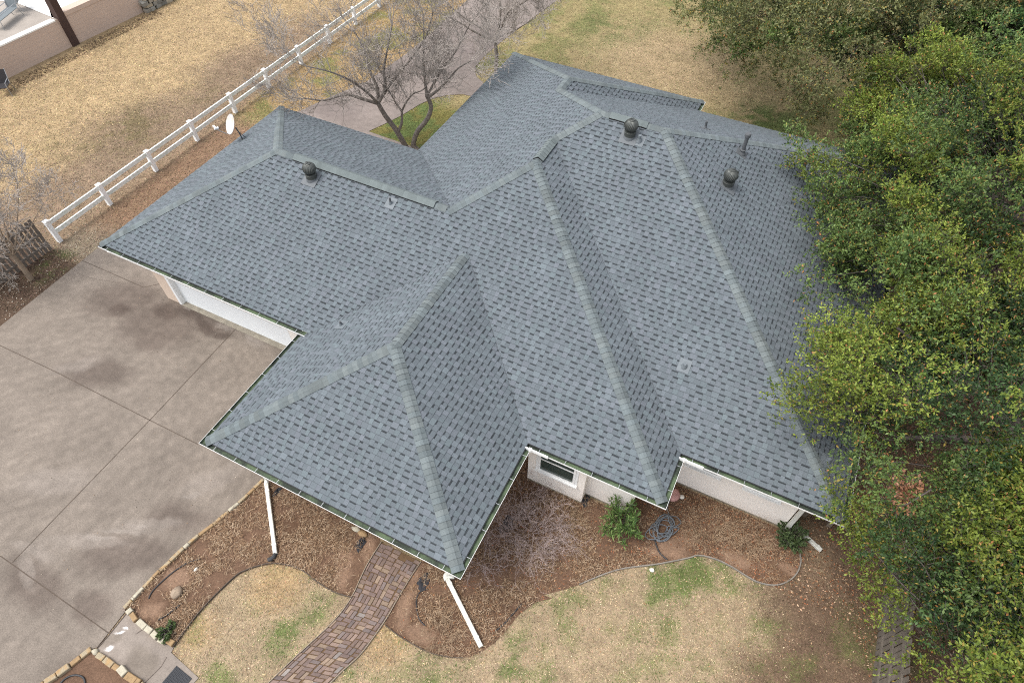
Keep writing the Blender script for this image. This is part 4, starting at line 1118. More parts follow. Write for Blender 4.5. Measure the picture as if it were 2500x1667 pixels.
mbx = MB(); mbx.obox(((ga[0] + gb_[0]) / 2, (ga[1] + gb_[1]) / 2 + .05, .46), ((gb_[0] - ga[0]) / 2, (gb_[1] - ga[1]) / 2, 0), (0, .03, 0), (0, 0, .06)); mbx.build('rail', M['postwood'], gate)
tag(gate)

# ------------------------------------------------------------------ neighbour's terrace behind the field
terr = empty('retaining_wall', (-22.6, 9, 0), 'pink painted block retaining wall of the raised terrace beyond the field', 'retaining wall')
TH = 1.38
mbx = MB()
wl = [(-23.2, -6.0), (-22.69, 7.77), (-22.42, 11.9), (-22.10, 15.85)]
for a, b in zip(wl[:-1], wl[1:]):
    rows = 7
    for k in range(rows):
        z0, z1 = k * TH / rows, (k + 1) * TH / rows
        mbx.quad((a[0], a[1], z0), (b[0], b[1], z0), (b[0] - .004, b[1], z1 - .012), (a[0] - .004, a[1], z1 - .012))
        mbx.quad((a[0] - .004, a[1], z1 - .012), (b[0] - .004, b[1], z1 - .012), (b[0] - .007, b[1], z1 - .003), (a[0] - .007, a[1], z1 - .003))
        mbx.quad((a[0] - .007, a[1], z1 - .003), (b[0] - .007, b[1], z1 - .003), (b[0], b[1], z1), (a[0], a[1], z1))
e = wl[-1]
mbx.quad(e + (0,), (e[0] - 6, e[1] + .2, 0), (e[0] - 6, e[1] + .2, TH), e + (TH,))
mbx.build('block_face', M['block'], terr)
mbx = MB()
for a, b in ((wl[0], wl[1]), (wl[1], (-22.46, 11.35))):
    mbx.add([(a[0] + .02, a[1], TH + .004), (b[0] + .02, b[1], TH + .004), (b[0] - .32, b[1], TH + .004), (a[0] - .32, a[1], TH + .004), (a[0] + .02, a[1], TH - .06), (b[0] + .02, b[1], TH - .06)], [(0, 1, 2, 3), (4, 5, 1, 0)])
mbx.build('coping', M['cap_white'], terr)
mbx = MB()
a, b = (-22.40, 11.9), wl[-1]
mbx.add([(a[0] + .015, a[1], TH - .02), (b[0] + .015, b[1], TH - .02), (b[0] + .015, b[1], TH + .17), (a[0] + .015, a[1], TH + .17), (a[0] - .5, a[1], TH + .17), (b[0] - .5, b[1], TH + .17)], [(0, 1, 2, 3), (3, 2, 5, 4)])
mbx.build('upper_course', M['block'], terr)
tf = MB(); tf.add([(-23.0, -6, TH - .02), (-22.71, 7.77, TH - .02), (-22.44, 11.9, TH - .02), (-22.12, 15.84, TH - .02), (-45, 16.2, TH - .02), (-45, -6, TH - .02)], [tuple(range(6))])
tag(tf.build('terrace', M['patio']), kind='structure')
wA, wB = (-22.621, 11.482, 1.360), (-25.590, 11.755, 1.360)
tf = MB(); tf.add([(-22.62, 15.84, TH + .0), (-22.80, 11.45, TH + .0), (wA[0], wA[1], TH + .0), (wB[0], wB[1], TH + .0), (wB[0] - 16, wB[1] - 3, TH), (-45, 26, TH), (-28, 17.5, TH)], [tuple(range(7))])
tag(tf.build('pool_deck', M['patiowhite']), kind='structure')

def pillar(y0, x0, label):
    mbx = MB(); mbx.obox((x0, y0, 2.4), (.17, .01, 0), (-.01, .19, 0), (0, 0, 2.4)); mbx.obox((x0, y0, 1.42), (.174, .01, 0), (-.01, .194, 0), (0, 0, .01))
    return tag(mbx.build('terrace_post', M['brownsteel']), label, 'post', 'brown posts along the terrace wall')
pa = (-22.466, 11.685); pb = (-22.795, 7.672)
pillar(pa[1], pa[0] - .05, 'brown square post standing against the middle of the pink terrace wall')
pillar(pb[1] - .1, pb[0] - .05, 'brown square post at the near end of the pink wall by the black seat')

def sling_chair(c, ang, label, dark=False, z0=0.0, lounge=False):
    root = empty('patio_chair', (c[0], c[1], z0), label, 'chair')
    f = Vector((math.cos(ang), math.sin(ang), 0)); s = Vector((-f.y, f.x, 0)); o = Vector((c[0], c[1], z0)); up = Vector((0, 0, 1))
    sd = .75 if lounge else .25
    sl = M['darksling'] if dark else M['sling']
    mbx = MB(); mbx.obox(o + up * .40 + f * .0, f * sd, s * .25, up * .012); mbx.build('seat', sl, root)
    mbx = MB(); mbx.obox(o + up * .68 - f * (sd + .09), f * .09 + up * -.27, s * .25, f * .012 + up * .006); mbx.build('backrest', sl, root)
    for a in (-1, 1):
        mbx = MB(); mbx.tube([o + s * a * .27 + f * sd * 1.0, o + s * a * .27 + f * sd * .95 + up * .42, o + s * a * .27 + f * sd * .8 + up * .60, o + s * a * .27 - f * (sd + .02) + up * .62], .015, 6)
        mbx.tube([o + s * a * .27 - f * (sd + .1), o + s * a * .27 - f * (sd - .05) + up * .42, o + s * a * .27 - f * (sd + .2) + up * .97], .015, 6); mbx.build('side_frame', M['steel'], root)
    return root
c1 = (-24.247, 10.164, 1.400); sling_chair((c1[0], c1[1]), -1.2, 'grey sling chair standing in front on the terrace near the wall', False, TH - .015, True)
c2 = (-25.028, 11.275, 1.500); sling_chair((c2[0], c2[1]), -2.4, 'grey sling chair further back on the terrace beside the white deck', False, TH - .015)
c3 = (-21.519, 7.160, -0.000); sling_chair((c3[0], c3[1] - .1), -0.9, 'black sling chair on the grass below the brown post', True, 0.0)
# dry stone wall
sw = MB(); rs = random.Random(9)
p0 = np.array((-21.9, 16.0)); dr = np.array((0.05, 1.0)); dr /= np.linalg.norm(dr)
for i in range(9):
    for k in range(4):
        for q in range(2):
            c = p0 + dr * (i * .34 + .17 * (k % 2) + rs.uniform(-.05, .05)) + np.array((-.30 * q, 0))
            f = rs.uniform(.7, 1.3)
            tn = rs.choice([(0.30, 0.27, 0.22), (0.24, 0.23, 0.20), (0.36, 0.31, 0.23)])
            sw.obox((c[0], c[1], .10 + k * .19), (rs.uniform(.12, .17), rs.uniform(-.04, .04), rs.uniform(-.02, .02)), (rs.uniform(-.04, .04), rs.uniform(.13, .18), 0), (0, 0, rs.uniform(.075, .10)), .03, 0, tuple(v * f for v in tn))
tag(sw.build('dry_stone_wall', M['drystone'], tone=True), 'low grey rubble stone wall at the far end of the terrace wall', 'stone wall')

# ------------------------------------------------------------------ small yard things
def hose_coil():
    rs = random.Random(12)
    mbx = MB()
    c0 = np.array((12.230, 0.633)); pts = []
    ex = np.array((12.661, 0.969)) - np.array((11.861, 0.377)); ex = ex / 2
    ey = np.array((12.151, 1.007)) - np.array((12.320, 0.229)); ey = ey / 2
    t = 0
    loops = [(0, 0, .52, .95), (.1, .05, .4, .75), (-.12, -.05, .62, .6), (.35, .05, .62, .72), (.05, -.15, .5, .8), (-.30, -.30, .62, .5), (.05, .12, .5, .6), (-.05, .2, .35, .7), (.15, -.1, .45, .9)]
    n = 0
    for li, (ox, oy, rx, ry) in enumerate(loops):
        ph = rs.uniform(0, .6)
        for k in range(14):
            th = 2 * math.pi * k / 14 + ph * .3
            p = c0 + ex * (ox + rx * math.cos(th) * rs.uniform(.97, 1.03)) + ey * (oy + ry * math.sin(th) * rs.uniform(.97, 1.03))
            pts.append((p[0], p[1], .045 + .012 * li * (0.5 + .5 * math.sin(k * .9 + li))))
    pts = [tuple(np.array(p)) for p in pts]
    P = smooth_line(pts, 4)
    mbx.tube(P, .014, 6)
    tail = [P[-1], (*(12.310, 0.988), .05), (*(12.171, 1.215), .04), (*(12.165, 1.438), .03)]
    mbx.tube(smooth_line(tail, 5), .014, 6)
    return tag(mbx.build('garden_hose', M['hose'], smooth=True), 'tangled grey garden hose coiled on the bare soil', 'hose')
hose_coil()
def ground_tube(line, r, label, z=.03, cat='pipe', name='drip_pipe'):
    P = smooth_line([(p[0], p[1], z) for p in line], 6)
    mbx = MB(); mbx.tube(P, r, 7); return tag(mbx.build(name, M['tube'], smooth=True), label, cat)
ground_tube([(12.101, 0.307), (12.192, 0.165), (12.362, -0.027), (12.603, -0.124)], .022, 'black drip pipe running from the coiled hose to the bed edge')
ground_tube([(1.494, -6.740), (1.447, -6.559), (1.485, -6.274), (1.574, -5.940), (1.735, -5.623), (1.929, -5.434)], .016, 'black drip pipe curving beside the driveway stones in the dry bed')
ground_tube([(7.510, -3.475), (7.368, -3.640), (7.397, -3.850), (7.599, -4.113), (7.759, -4.213), (7.898, -4.249)], .016, 'black drip pipe arching in the bare soil right of the brick path')
ground_tube([(9.454, -3.614), (9.577, -3.341), (9.673, -3.006), (9.755, -2.746)], .020, 'black drip pipe half buried beyond the right downspout end')
ground_tube([(2.080, -7.003), (2.206, -6.768), (2.299, -6.449)], .018, 'short black pipe stub near the small stump')
ground_tube([(1.138, -9.214), (1.121, -8.982), (1.150, -8.867), (1.218, -8.783), (1.316, -8.725), (1.446, -8.694), (1.559, -8.722), (1.676, -8.814)], .022, 'black drip pipe looping in the lower left bed')
def cloth(c, r, label, seed):
    rs = random.Random(seed); mbx = MB(); n = 12; P = []
    for i in range(5):
        for k in range(n):
            th = 2 * math.pi * k / n; rr = r * i / 4 * rs.uniform(.6, 1.25)
            P.append((c[0] + rr * math.cos(th) * .7, c[1] + rr * math.sin(th) * 1.3, .02 + rs.uniform(0, .07) * (1 - i / 5)))
    mbx.add(P, [(i * n + k, i * n + (k + 1) % n, (i + 1) * n + (k + 1) % n, (i + 1) * n + k) for i in range(4) for k in range(n)])
    tag(mbx.build('weed_cloth', M['mulchcloth']), label, 'weed cloth')
cloth((7.303, -3.369), .20, 'crumpled black weed cloth on the soil right of the brick path', 1)
cloth((5.363, -3.264), .18, 'crumpled black weed cloth left of the brick path top', 2)
cloth((8.508, -1.146), .22, 'crumpled black weed cloth under the right porch gutter', 3)
cloth((10.102, 0.432), .16, 'black weed cloth scrap at the foot of the window bay', 4)
cloth((2.482, -3.097), .12, 'black weed cloth scrap beside the top of the left downspout', 5)
# door mat
m0, m1, m3 = (3.207, -7.560), (3.717, -7.604), (3.174, -7.979)
mv_ = (np.array(m3) - np.array(m0)); mv_ = mv_ / np.linalg.norm(mv_) * .95
mbx = MB()
qa = np.array(m0); qb = np.array(m1); hw = (qb - qa)
nx_, ny_ = 12, 18
mbx.add([(*qa, .022), (*qb, .022), (*(qb + mv_), .022), (*(qa + mv_), .022), (*qa, .032), (*qb, .032), (*(qb + mv_), .032), (*(qa + mv_), .032)], [(4, 5, 6, 7), (0, 1, 5, 4), (1, 2, 6, 5), (2, 3, 7, 6), (3, 0, 4, 7)])
for i in range(nx_):
    for j in range(ny_):
        c = qa + hw * (i + .5) / nx_ + mv_ * (j + .5) / ny_
        mbx.obox((c[0], c[1], .036), tuple(hw / nx_ * .36) + (0,), tuple(mv_ / ny_ * .3) + (0,), (0, 0, .005))
mat_o = tag(mbx.build('door_mat', M['matrub']), 'black ribbed rubber mat on the entry walk at the bottom edge', 'mat')

# ------------------------------------------------------------------ trees
def seg_mesh(name, segs, m, parent, sides=5):
    """segs: array (N, 8) of p0, p1, r0, r1"""
    S = np.asarray(segs, float)
    p0, p1, r0, r1 = S[:, :3], S[:, 3:6], S[:, 6], S[:, 7]
    a = p1 - p0; a /= (np.linalg.norm(a, axis=1, keepdims=True) + 1e-9)
    ref = np.where(np.abs(a[:, 2:3]) > .9, np.array([[1., 0, 0]]), np.array([[0, 0, 1.]]))
    u = np.cross(a, ref); u /= np.linalg.norm(u, axis=1, keepdims=True); w = np.cross(a, u)
    V = []
    for (p, r) in ((p0 - a * r0[:, None] * .3, r0), (p1 + a * r1[:, None] * .3, r1)):
        for k in range(sides):
            th = 2 * math.pi * k / sides
            V.append(p + (u * math.cos(th) + w * math.sin(th)) * r[:, None])
    V = np.stack(V, 1).reshape(-1, 3)
    base = np.arange(len(S))[:, None] * (2 * sides)
    F = np.concatenate([np.stack([base[:, 0] + k, base[:, 0] + (k + 1) % sides, base[:, 0] + sides + (k + 1) % sides, base[:, 0] + sides + k], 1) for k in range(sides)])
    return obj(name, V, F, m, parent, smooth=True)

def rdir(rg):
    v = rg.normal(size=3); return v / np.linalg.norm(v)
def grow(segs, rg, p, d, length, r, depth, crook=.30, up=.10, nchild=4, minr=.0022):
    n = max(3, int(length / max(.08, length / 7)))
    st = length / n
    pts = [p]
    for i in range(n):
        d = d + rdir(rg) * crook + np.array((0, 0, up)); d = d / np.linalg.norm(d)
        q = p + d * st
        ra = r * (1 - .65 * i / n); rb = r * (1 - .65 * (i + 1) / n)
        segs.append((*p, *q, max(ra, minr), max(rb, minr)))
        p = q; pts.append((p, d, rb))
    if depth <= 0: return
    for k in range(nchild):
        i = rg.integers(max(1, n // 3), n + 1)
        q, dd, rb = pts[i]
        side = rdir(rg); side = side - dd * side.dot(dd); side /= (np.linalg.norm(side) + 1e-9)
        nd = dd * rg.uniform(.5, .9) + side * rg.uniform(.5, .95); nd /= np.linalg.norm(nd)
        grow(segs, rg, q, nd, length * rg.uniform(.48, .75), max(rb * .75, minr), depth - 1, crook, up, nchild, minr)

def limb(segs, pts, r0, r1, jitter=0.0, rg=None):
    P = smooth_line(pts, 5)
    n = len(P) - 1
    for i in range(n):
        segs.append((*P[i], *P[i + 1], r0 + (r1 - r0) * i / n, r0 + (r1 - r0) * (i + 1) / n))
    d = np.array(P[-1]) - np.array(P[-2])
    return np.array(P[-1]), d / np.linalg.norm(d), P

def bare_tree(name, base, limbs, label, seed, mt, mw, twig_len, depth=3, nch=4, side_n=3, mr=.0065, group=None):
    """limbs: list of (points, r0, r1, n_spread)"""
    rg = np.random.default_rng(seed)
    root = empty(name, base, label, 'tree', group)
    big = []; small = []
    for pts, r0, r1, tl in limbs:
        pts = [np.array(p) + np.array((0, 0, 0)) for p in pts]
        e, d, P = limb(big, pts, r0 * .85, r1 * .8)
        if tl <= 0: continue
        for k in range(3):
            nd = d * .8 + rdir(rg) * .6; nd /= np.linalg.norm(nd)
            grow(small, rg, e, nd, tl * rg.uniform(.7, 1.1), r1 * .7, depth, .27, .08, nch, mr)
        for k in range(side_n):
            i = rg.integers(len(P) // 5, len(P) - 1)
            q = np.array(P[i]); dd = np.array(P[i + 1]) - q; dd /= np.linalg.norm(dd)
            sd = rdir(rg); sd -= dd * sd.dot(dd); sd /= np.linalg.norm(sd)
            nd = dd * .5 + sd * .9; nd /= np.linalg.norm(nd)
            grow(small, rg, q, nd, tl * rg.uniform(.6, .95), r1 * .6, depth - 1, .30, .07, nch, mr)
    seg_mesh('trunk', big, mt, root, 9)
    seg_mesh('crown', small, mw, root, 3)
    return root

def off(pts, vec):
    """push limb points sideways in depth, growing along the limb"""
    n = len(pts)
    return [tuple(np.array(p) + np.array(vec) * (i / (n - 1))) for i, p in enumerate(pts)]
bA = (-2.75, 11.75, 0.0); bB = (-2.35, 11.95, 0.0)
t1a = [bA] + [(-2.789, 11.733, 0.231), (-3.008, 11.568, 0.998), (-3.269, 11.371, 1.674), (-3.423, 11.255, 2.219)]
lf = (-3.423, 11.255, 2.219)
bt = [
    (t1a, .15, .105, 0),
    (off([lf] + [(-3.772, 10.992, 2.535), (-4.117, 10.732, 2.815), (-4.644, 10.335, 2.708), (-5.073, 10.011, 2.909)], (-.3, -.6, 0)), .085, .03, 1.3),
    (off([lf] + [(-3.403, 11.271, 2.723), (-3.579, 11.137, 3.321), (-3.653, 11.081, 3.993), (-3.890, 10.903, 4.602)], (-.5, .9, 0)), .09, .03, 1.5),
    (off([lf] + [(-3.198, 11.425, 2.814), (-3.219, 11.409, 3.502), (-3.105, 11.495, 4.252), (-2.913, 11.640, 5.161)], (.2, .3, 0)), .085, .028, 1.5),
    (off([lf] + [(-3.556, 11.155, 2.859), (-3.878, 10.912, 3.581), (-4.249, 10.633, 4.116), (-4.701, 10.292, 4.537)], (.2, -1.2, 0)), .07, .025, 1.5),
    (off([lf] + [(-3.107, 11.493, 3.034), (-2.779, 11.741, 3.671), (-2.493, 11.956, 4.395), (-2.447, 11.991, 5.213)], (.6, 1.4, 0)), .07, .025, 1.4),
    ([(-2.929, 11.628, 0.888), (-2.773, 11.745, 1.287), (-2.721, 11.784, 1.786)], .075, .06, 0),
    (off([(-2.721, 11.784, 1.786), (-2.801, 11.724, 2.287), (-2.836, 11.697, 2.768), (-2.954, 11.608, 3.244)], (0, -.5, 0)), .05, .02, 1.1),
    (off([(-2.721, 11.784, 1.786), (-2.541, 11.920, 2.253), (-2.279, 12.117, 2.696), (-1.952, 12.364, 2.948), (-1.646, 12.594, 3.537)], (.4, -.6, 0)), .05, .02, 1.2),
    ([bB] + [(-2.488, 11.960, 0.185), (-2.319, 12.087, 0.766), (-1.952, 12.364, 1.300), (-1.774, 12.498, 1.844), (-1.869, 12.426, 2.346)], .135, .10, 0),
    (off([(-1.869, 12.426, 2.346), (-1.914, 12.393, 2.885), (-1.942, 12.371, 3.572), (-1.895, 12.407, 4.382), (-1.889, 12.411, 5.155)], (-.3, .8, 0)), .08, .025, 1.5),
    (off([(-1.830, 12.456, 2.280), (-1.584, 12.641, 2.608), (-1.292, 12.861, 3.040), (-1.000, 13.081, 3.573), (-0.639, 13.353, 3.918)], (.5, -.3, 0)), .075, .025, 1.4),
    (off([(-1.869, 12.426, 2.346), (-1.680, 12.569, 3.087), (-1.369, 12.803, 3.837), (-1.189, 12.939, 4.672)], (.4, 1.3, 0)), .06, .022, 1.5),
]
bare_tree('bare_tree', (bA[0], bA[1], 0), bt, 'bare grey tree with forked trunks in the grass behind the garage', 21, M['bark'], M['twig'], 1.5, 3, 5, 12)
b2 = (-2.05, 18.55, 0.0)
j2 = (-2.025, 18.613, 1.736)
bt = [([b2] + [(-2.002, 18.625, 0.391), (-1.976, 18.639, 1.075), (-2.025, 18.613, 1.736)], .13, .095, 0),
      (off([j2] + [(-2.302, 18.466, 1.996), (-2.739, 18.235, 2.380), (-3.057, 18.068, 2.754), (-3.582, 17.790, 3.183)], (-.3, -.6, 0)), .07, .025, 1.7),
      (off([j2] + [(-1.988, 18.633, 2.374), (-2.034, 18.608, 3.052), (-2.261, 18.488, 3.938)], (.2, .5, 0)), .08, .03, 1.8),
      (off([j2] + [(-1.793, 18.736, 2.435), (-1.570, 18.854, 3.109), (-1.137, 19.083, 3.493), (-0.607, 19.363, 3.927)], (.3, -.3, 0)), .065, .025, 1.6),
      (off([j2] + [(-2.524, 18.349, 2.125), (-3.288, 17.945, 2.509), (-4.024, 17.556, 3.066), (-4.460, 17.325, 3.720)], (-.5, 1.2, 0)), .055, .02, 1.6),
      (off([j2] + [(-1.739, 18.764, 2.119), (-1.403, 18.942, 2.306), (-0.853, 19.233, 2.738), (-0.530, 19.404, 3.041)], (.3, -.6, 0)), .035, .015, .9)]
bare_tree('bare_tree', b2, bt, 'smaller bare tree between the back drive and the rear roof corner', 22, M['bark'], M['twig'], 1.55, 3, 5, 11)
b3 = (*(-10.380, -0.589), 0.0)
j3 = (-10.358, -0.564, 1.120)
bt = [([b3] + [(-10.361, -0.576, 0.284), (-10.357, -0.562, 0.702), (-10.358, -0.564, 1.120)], .12, .085, 0),
      (off([j3] + [(-10.389, -0.670, 1.415), (-10.451, -0.881, 1.690), (-10.497, -1.037, 2.041)], (0, -.3, 0)), .055, .025, .9),
      (off([j3] + [(-10.345, -0.522, 1.493), (-10.329, -0.468, 1.878), (-10.313, -0.412, 2.366)], (-.2, .4, 0)), .055, .02, 1.0),
      (off([j3] + [(-10.335, -0.487, 1.406), (-10.345, -0.522, 1.675), (-10.386, -0.660, 1.863), (-10.391, -0.679, 2.316)], (.2, .2, 0)), .045, .02, 1.0),
      (off([j3] + [(-10.283, -0.312, 1.343), (-10.176, 0.054, 1.697), (-10.066, 0.424, 2.101), (-9.979, 0.721, 2.372)], (.2, .3, 0)), .03, .010, .8),
      (off([j3] + [(-10.279, -0.299, 1.518), (-10.202, -0.035, 2.025), (-10.126, 0.222, 2.520), (-10.069, 0.416, 3.010)], (-.3, .5, 0)), .035, .012, .9),
      (off([j3] + [(-10.308, -0.395, 1.827), (-10.254, -0.213, 2.290), (-10.182, 0.031, 2.755), (-10.095, 0.328, 3.172)], (-.1, -.2, 0)), .03, .012, .9),
      (off([(-10.362, -0.579, 0.118), (-10.411, -0.746, 0.450), (-10.508, -1.074, 0.441), (-10.653, -1.568, 0.134)], (.2, -.4, 0)), .015, .006, .4)]
bare_tree('bare_tree', b3, bt, 'leaning tan barked bare tree in front of the board fence', 23, M['crepe'], M['twig'], 1.1, 3, 4, 6)

# evergreen oaks: trunk, limbs and thousands of single leaves in sprays
def leaves(name, c, ax, nrm, L_, W_, tone, parent, m):
    """each leaf a bent kite of two triangles-and-quad: 4 points"""
    ax = ax / np.linalg.norm(ax, axis=1, keepdims=True)
    b = np.cross(ax, nrm); b /= (np.linalg.norm(b, axis=1, keepdims=True) + 1e-9)
    n_ = np.cross(b, ax)
    L2 = L_[:, None]; W2 = W_[:, None]
    V = np.stack([c, c + ax * L2 * .5 + b * W2 * .5 + n_ * W2 * .12, c + ax * L2, c + ax * L2 * .5 - b * W2 * .5 + n_ * W2 * .12], 1).reshape(-1, 3)
    F = np.arange(len(c) * 4).reshape(-1, 4)
    return obj(name, V, F, m, parent, tone=tone)

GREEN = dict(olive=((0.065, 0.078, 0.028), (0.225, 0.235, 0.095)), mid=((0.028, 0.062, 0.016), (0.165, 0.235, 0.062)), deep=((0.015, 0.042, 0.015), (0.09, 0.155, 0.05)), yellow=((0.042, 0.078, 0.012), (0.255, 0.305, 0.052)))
def oak(name, base, center, R, Rz, zc, kinds, label, seed, nclump, per, leaf, sprays=(), keep=None, twigfrac=.05, warm=.05, orange=.012, trunk_to=None, dead=None):
    rg = np.random.default_rng(seed)
    root = empty(name, (base[0], base[1], 0), label, 'tree', 'evergreen oaks along the right side')
    C = []; segs = []
    lobes = []
    want = int(R[0] * R[1] * 2.1)
    tries = 0
    while len(lobes) < want and tries < 20000:
        tries += 1
        d = rdir(rg)
        if d[2] < -.4: continue
        if all(np.linalg.norm(d - e) > 1.25 / math.sqrt(R[0] * R[1]) for e in lobes): lobes.append(d)
    LB = np.array(lobes); lh = rg.uniform(-.10, .10, len(LB)); lk = rg.integers(0, len(kinds), len(LB)); lb_ = rg.uniform(.78, 1.22, len(LB))
    lr = 1.0 / math.sqrt(R[0] * R[1])
    while len(C) < nclump:
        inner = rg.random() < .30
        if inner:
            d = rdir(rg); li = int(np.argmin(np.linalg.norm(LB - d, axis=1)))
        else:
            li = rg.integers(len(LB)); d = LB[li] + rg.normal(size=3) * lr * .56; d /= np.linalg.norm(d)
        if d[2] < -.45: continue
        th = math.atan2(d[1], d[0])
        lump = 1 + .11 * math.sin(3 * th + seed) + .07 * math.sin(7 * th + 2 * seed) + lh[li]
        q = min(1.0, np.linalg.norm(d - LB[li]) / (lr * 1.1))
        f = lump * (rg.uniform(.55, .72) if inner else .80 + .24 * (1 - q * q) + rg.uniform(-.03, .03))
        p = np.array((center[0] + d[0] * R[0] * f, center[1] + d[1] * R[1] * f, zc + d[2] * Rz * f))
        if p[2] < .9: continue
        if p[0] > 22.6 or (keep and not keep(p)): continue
        C.append((p, rg.uniform(.40, .62) if inner else rg.uniform(.26, .52), d * (.5 if inner else 1), 'deep' if inner else kinds[lk[li]], lb_[li] * (.8 if inner else 1)))  # inner clumps take darker leaf colour, painting in the shade inside the crown
    for (p, r) in sprays:
        dd = np.array((p[0] - center[0], p[1] - center[1], p[2] - zc)); C.append((np.array(p, float), r, dd / np.linalg.norm(dd), kinds[0], 1.05))
    lc, la, ln, lL, lW, lt = [], [], [], [], [], []
    tw = []
    for (p, r, d, kind, lbr) in C:
        dk, lt_ = GREEN[kind]
        nt = max(6, int(per * (r / .55) ** 2))
        k = 9
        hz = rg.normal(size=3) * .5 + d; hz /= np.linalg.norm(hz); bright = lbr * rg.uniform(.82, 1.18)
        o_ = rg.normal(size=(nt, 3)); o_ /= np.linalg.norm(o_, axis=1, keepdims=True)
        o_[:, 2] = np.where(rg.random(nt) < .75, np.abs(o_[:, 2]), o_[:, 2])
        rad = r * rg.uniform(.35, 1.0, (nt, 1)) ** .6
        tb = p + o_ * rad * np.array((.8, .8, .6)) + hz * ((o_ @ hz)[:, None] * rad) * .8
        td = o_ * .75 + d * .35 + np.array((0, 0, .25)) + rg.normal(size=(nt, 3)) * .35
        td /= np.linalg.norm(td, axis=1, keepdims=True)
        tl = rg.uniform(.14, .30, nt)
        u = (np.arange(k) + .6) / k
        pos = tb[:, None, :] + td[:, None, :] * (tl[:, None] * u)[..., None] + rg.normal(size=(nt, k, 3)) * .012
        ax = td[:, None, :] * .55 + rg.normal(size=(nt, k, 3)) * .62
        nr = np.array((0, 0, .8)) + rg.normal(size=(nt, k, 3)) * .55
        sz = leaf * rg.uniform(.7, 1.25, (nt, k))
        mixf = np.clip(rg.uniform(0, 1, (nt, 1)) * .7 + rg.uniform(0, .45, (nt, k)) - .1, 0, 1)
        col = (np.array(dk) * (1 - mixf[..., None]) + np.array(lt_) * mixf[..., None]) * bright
        rnd = rg.random((nt, k))
        col = np.where((rnd < warm)[..., None], np.array((0.26, 0.20, 0.045)), col)
        col = np.where((rnd > 1 - orange)[..., None], np.array((0.34, 0.15, 0.055)), col)
        lc.append(pos.reshape(-1, 3)); la.append(ax.reshape(-1, 3)); ln.append(nr.reshape(-1, 3)); lL.append(sz.ravel()); lW.append(sz.ravel() * rg.uniform(.38, .55, sz.size)); lt.append(col.reshape(-1, 3))
        sel = rg.random(nt) < .35
        for a, b, l_ in zip(tb[sel], td[sel], tl[sel]):
            a0 = a - b * rg.uniform(.05, .25)
            tw.append((*a0, *(a + b * l_), .004, .002))
        # limb toward the clump
        if rg.random() < .5:
            h = np.array((center[0], center[1], max(1.5, zc - Rz * .35)))
            q = h + (p - h) * rg.uniform(.55, .75)
            mid = (q + p) / 2 + rdir(rg) * .22
            rr = rg.uniform(.012, .035)
            e, dd_, P = limb(tw, [q, mid, p], rr, .006)
    tops = trunk_to or (center[0], center[1], zc - Rz * .2)
    segs2 = []
    limb(segs2, [(base[0], base[1], -.1), ((base[0] * .6 + tops[0] * .4), (base[1] * .6 + tops[1] * .4), tops[2] * .5), tops], .30, .19)
    for k in range(7):
        th = 2 * math.pi * k / 7 + rg.uniform(-.3, .3)
        e = np.array((center[0] + R[0] * .7 * math.cos(th), center[1] + R[1] * .7 * math.sin(th), zc + Rz * rg.uniform(-.1, .25)))
        m_ = (np.array(tops) + e) / 2 + rdir(rg) * .5
        limb(segs2, [tops, m_, e], .13, .03)
    seg_mesh('trunk', segs2, M['oakbark'], root, 9)
    seg_mesh('branches', tw, M['oakbark'], root, 3)
    if dead:
        q, r_ = dead; m_ = 420; dv = rg.normal(size=(m_, 3)); dv /= np.linalg.norm(dv, axis=1, keepdims=True)
        pp = np.array(q) + dv * r_ * rg.uniform(.1, 1, (m_, 1)) * np.array((.8, 1.2, .7))
        lz = rg.uniform(.07, .12, m_)
        db = leaves('dead_foliage', pp, dv + rg.normal(size=(m_, 3)) * .6, np.array((0, 0, .8)) + rg.normal(size=(m_, 3)) * .5, lz, lz * .5, np.array((0.34, 0.17, 0.10)) * rg.uniform(.6, 1.3, (m_, 1)), root, M['leaf'])
        db['label'] = 'dead branch with orange brown leaves'
    cat = np.concatenate
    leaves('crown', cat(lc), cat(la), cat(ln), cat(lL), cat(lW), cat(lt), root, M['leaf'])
    return root

inview = lambda p: True
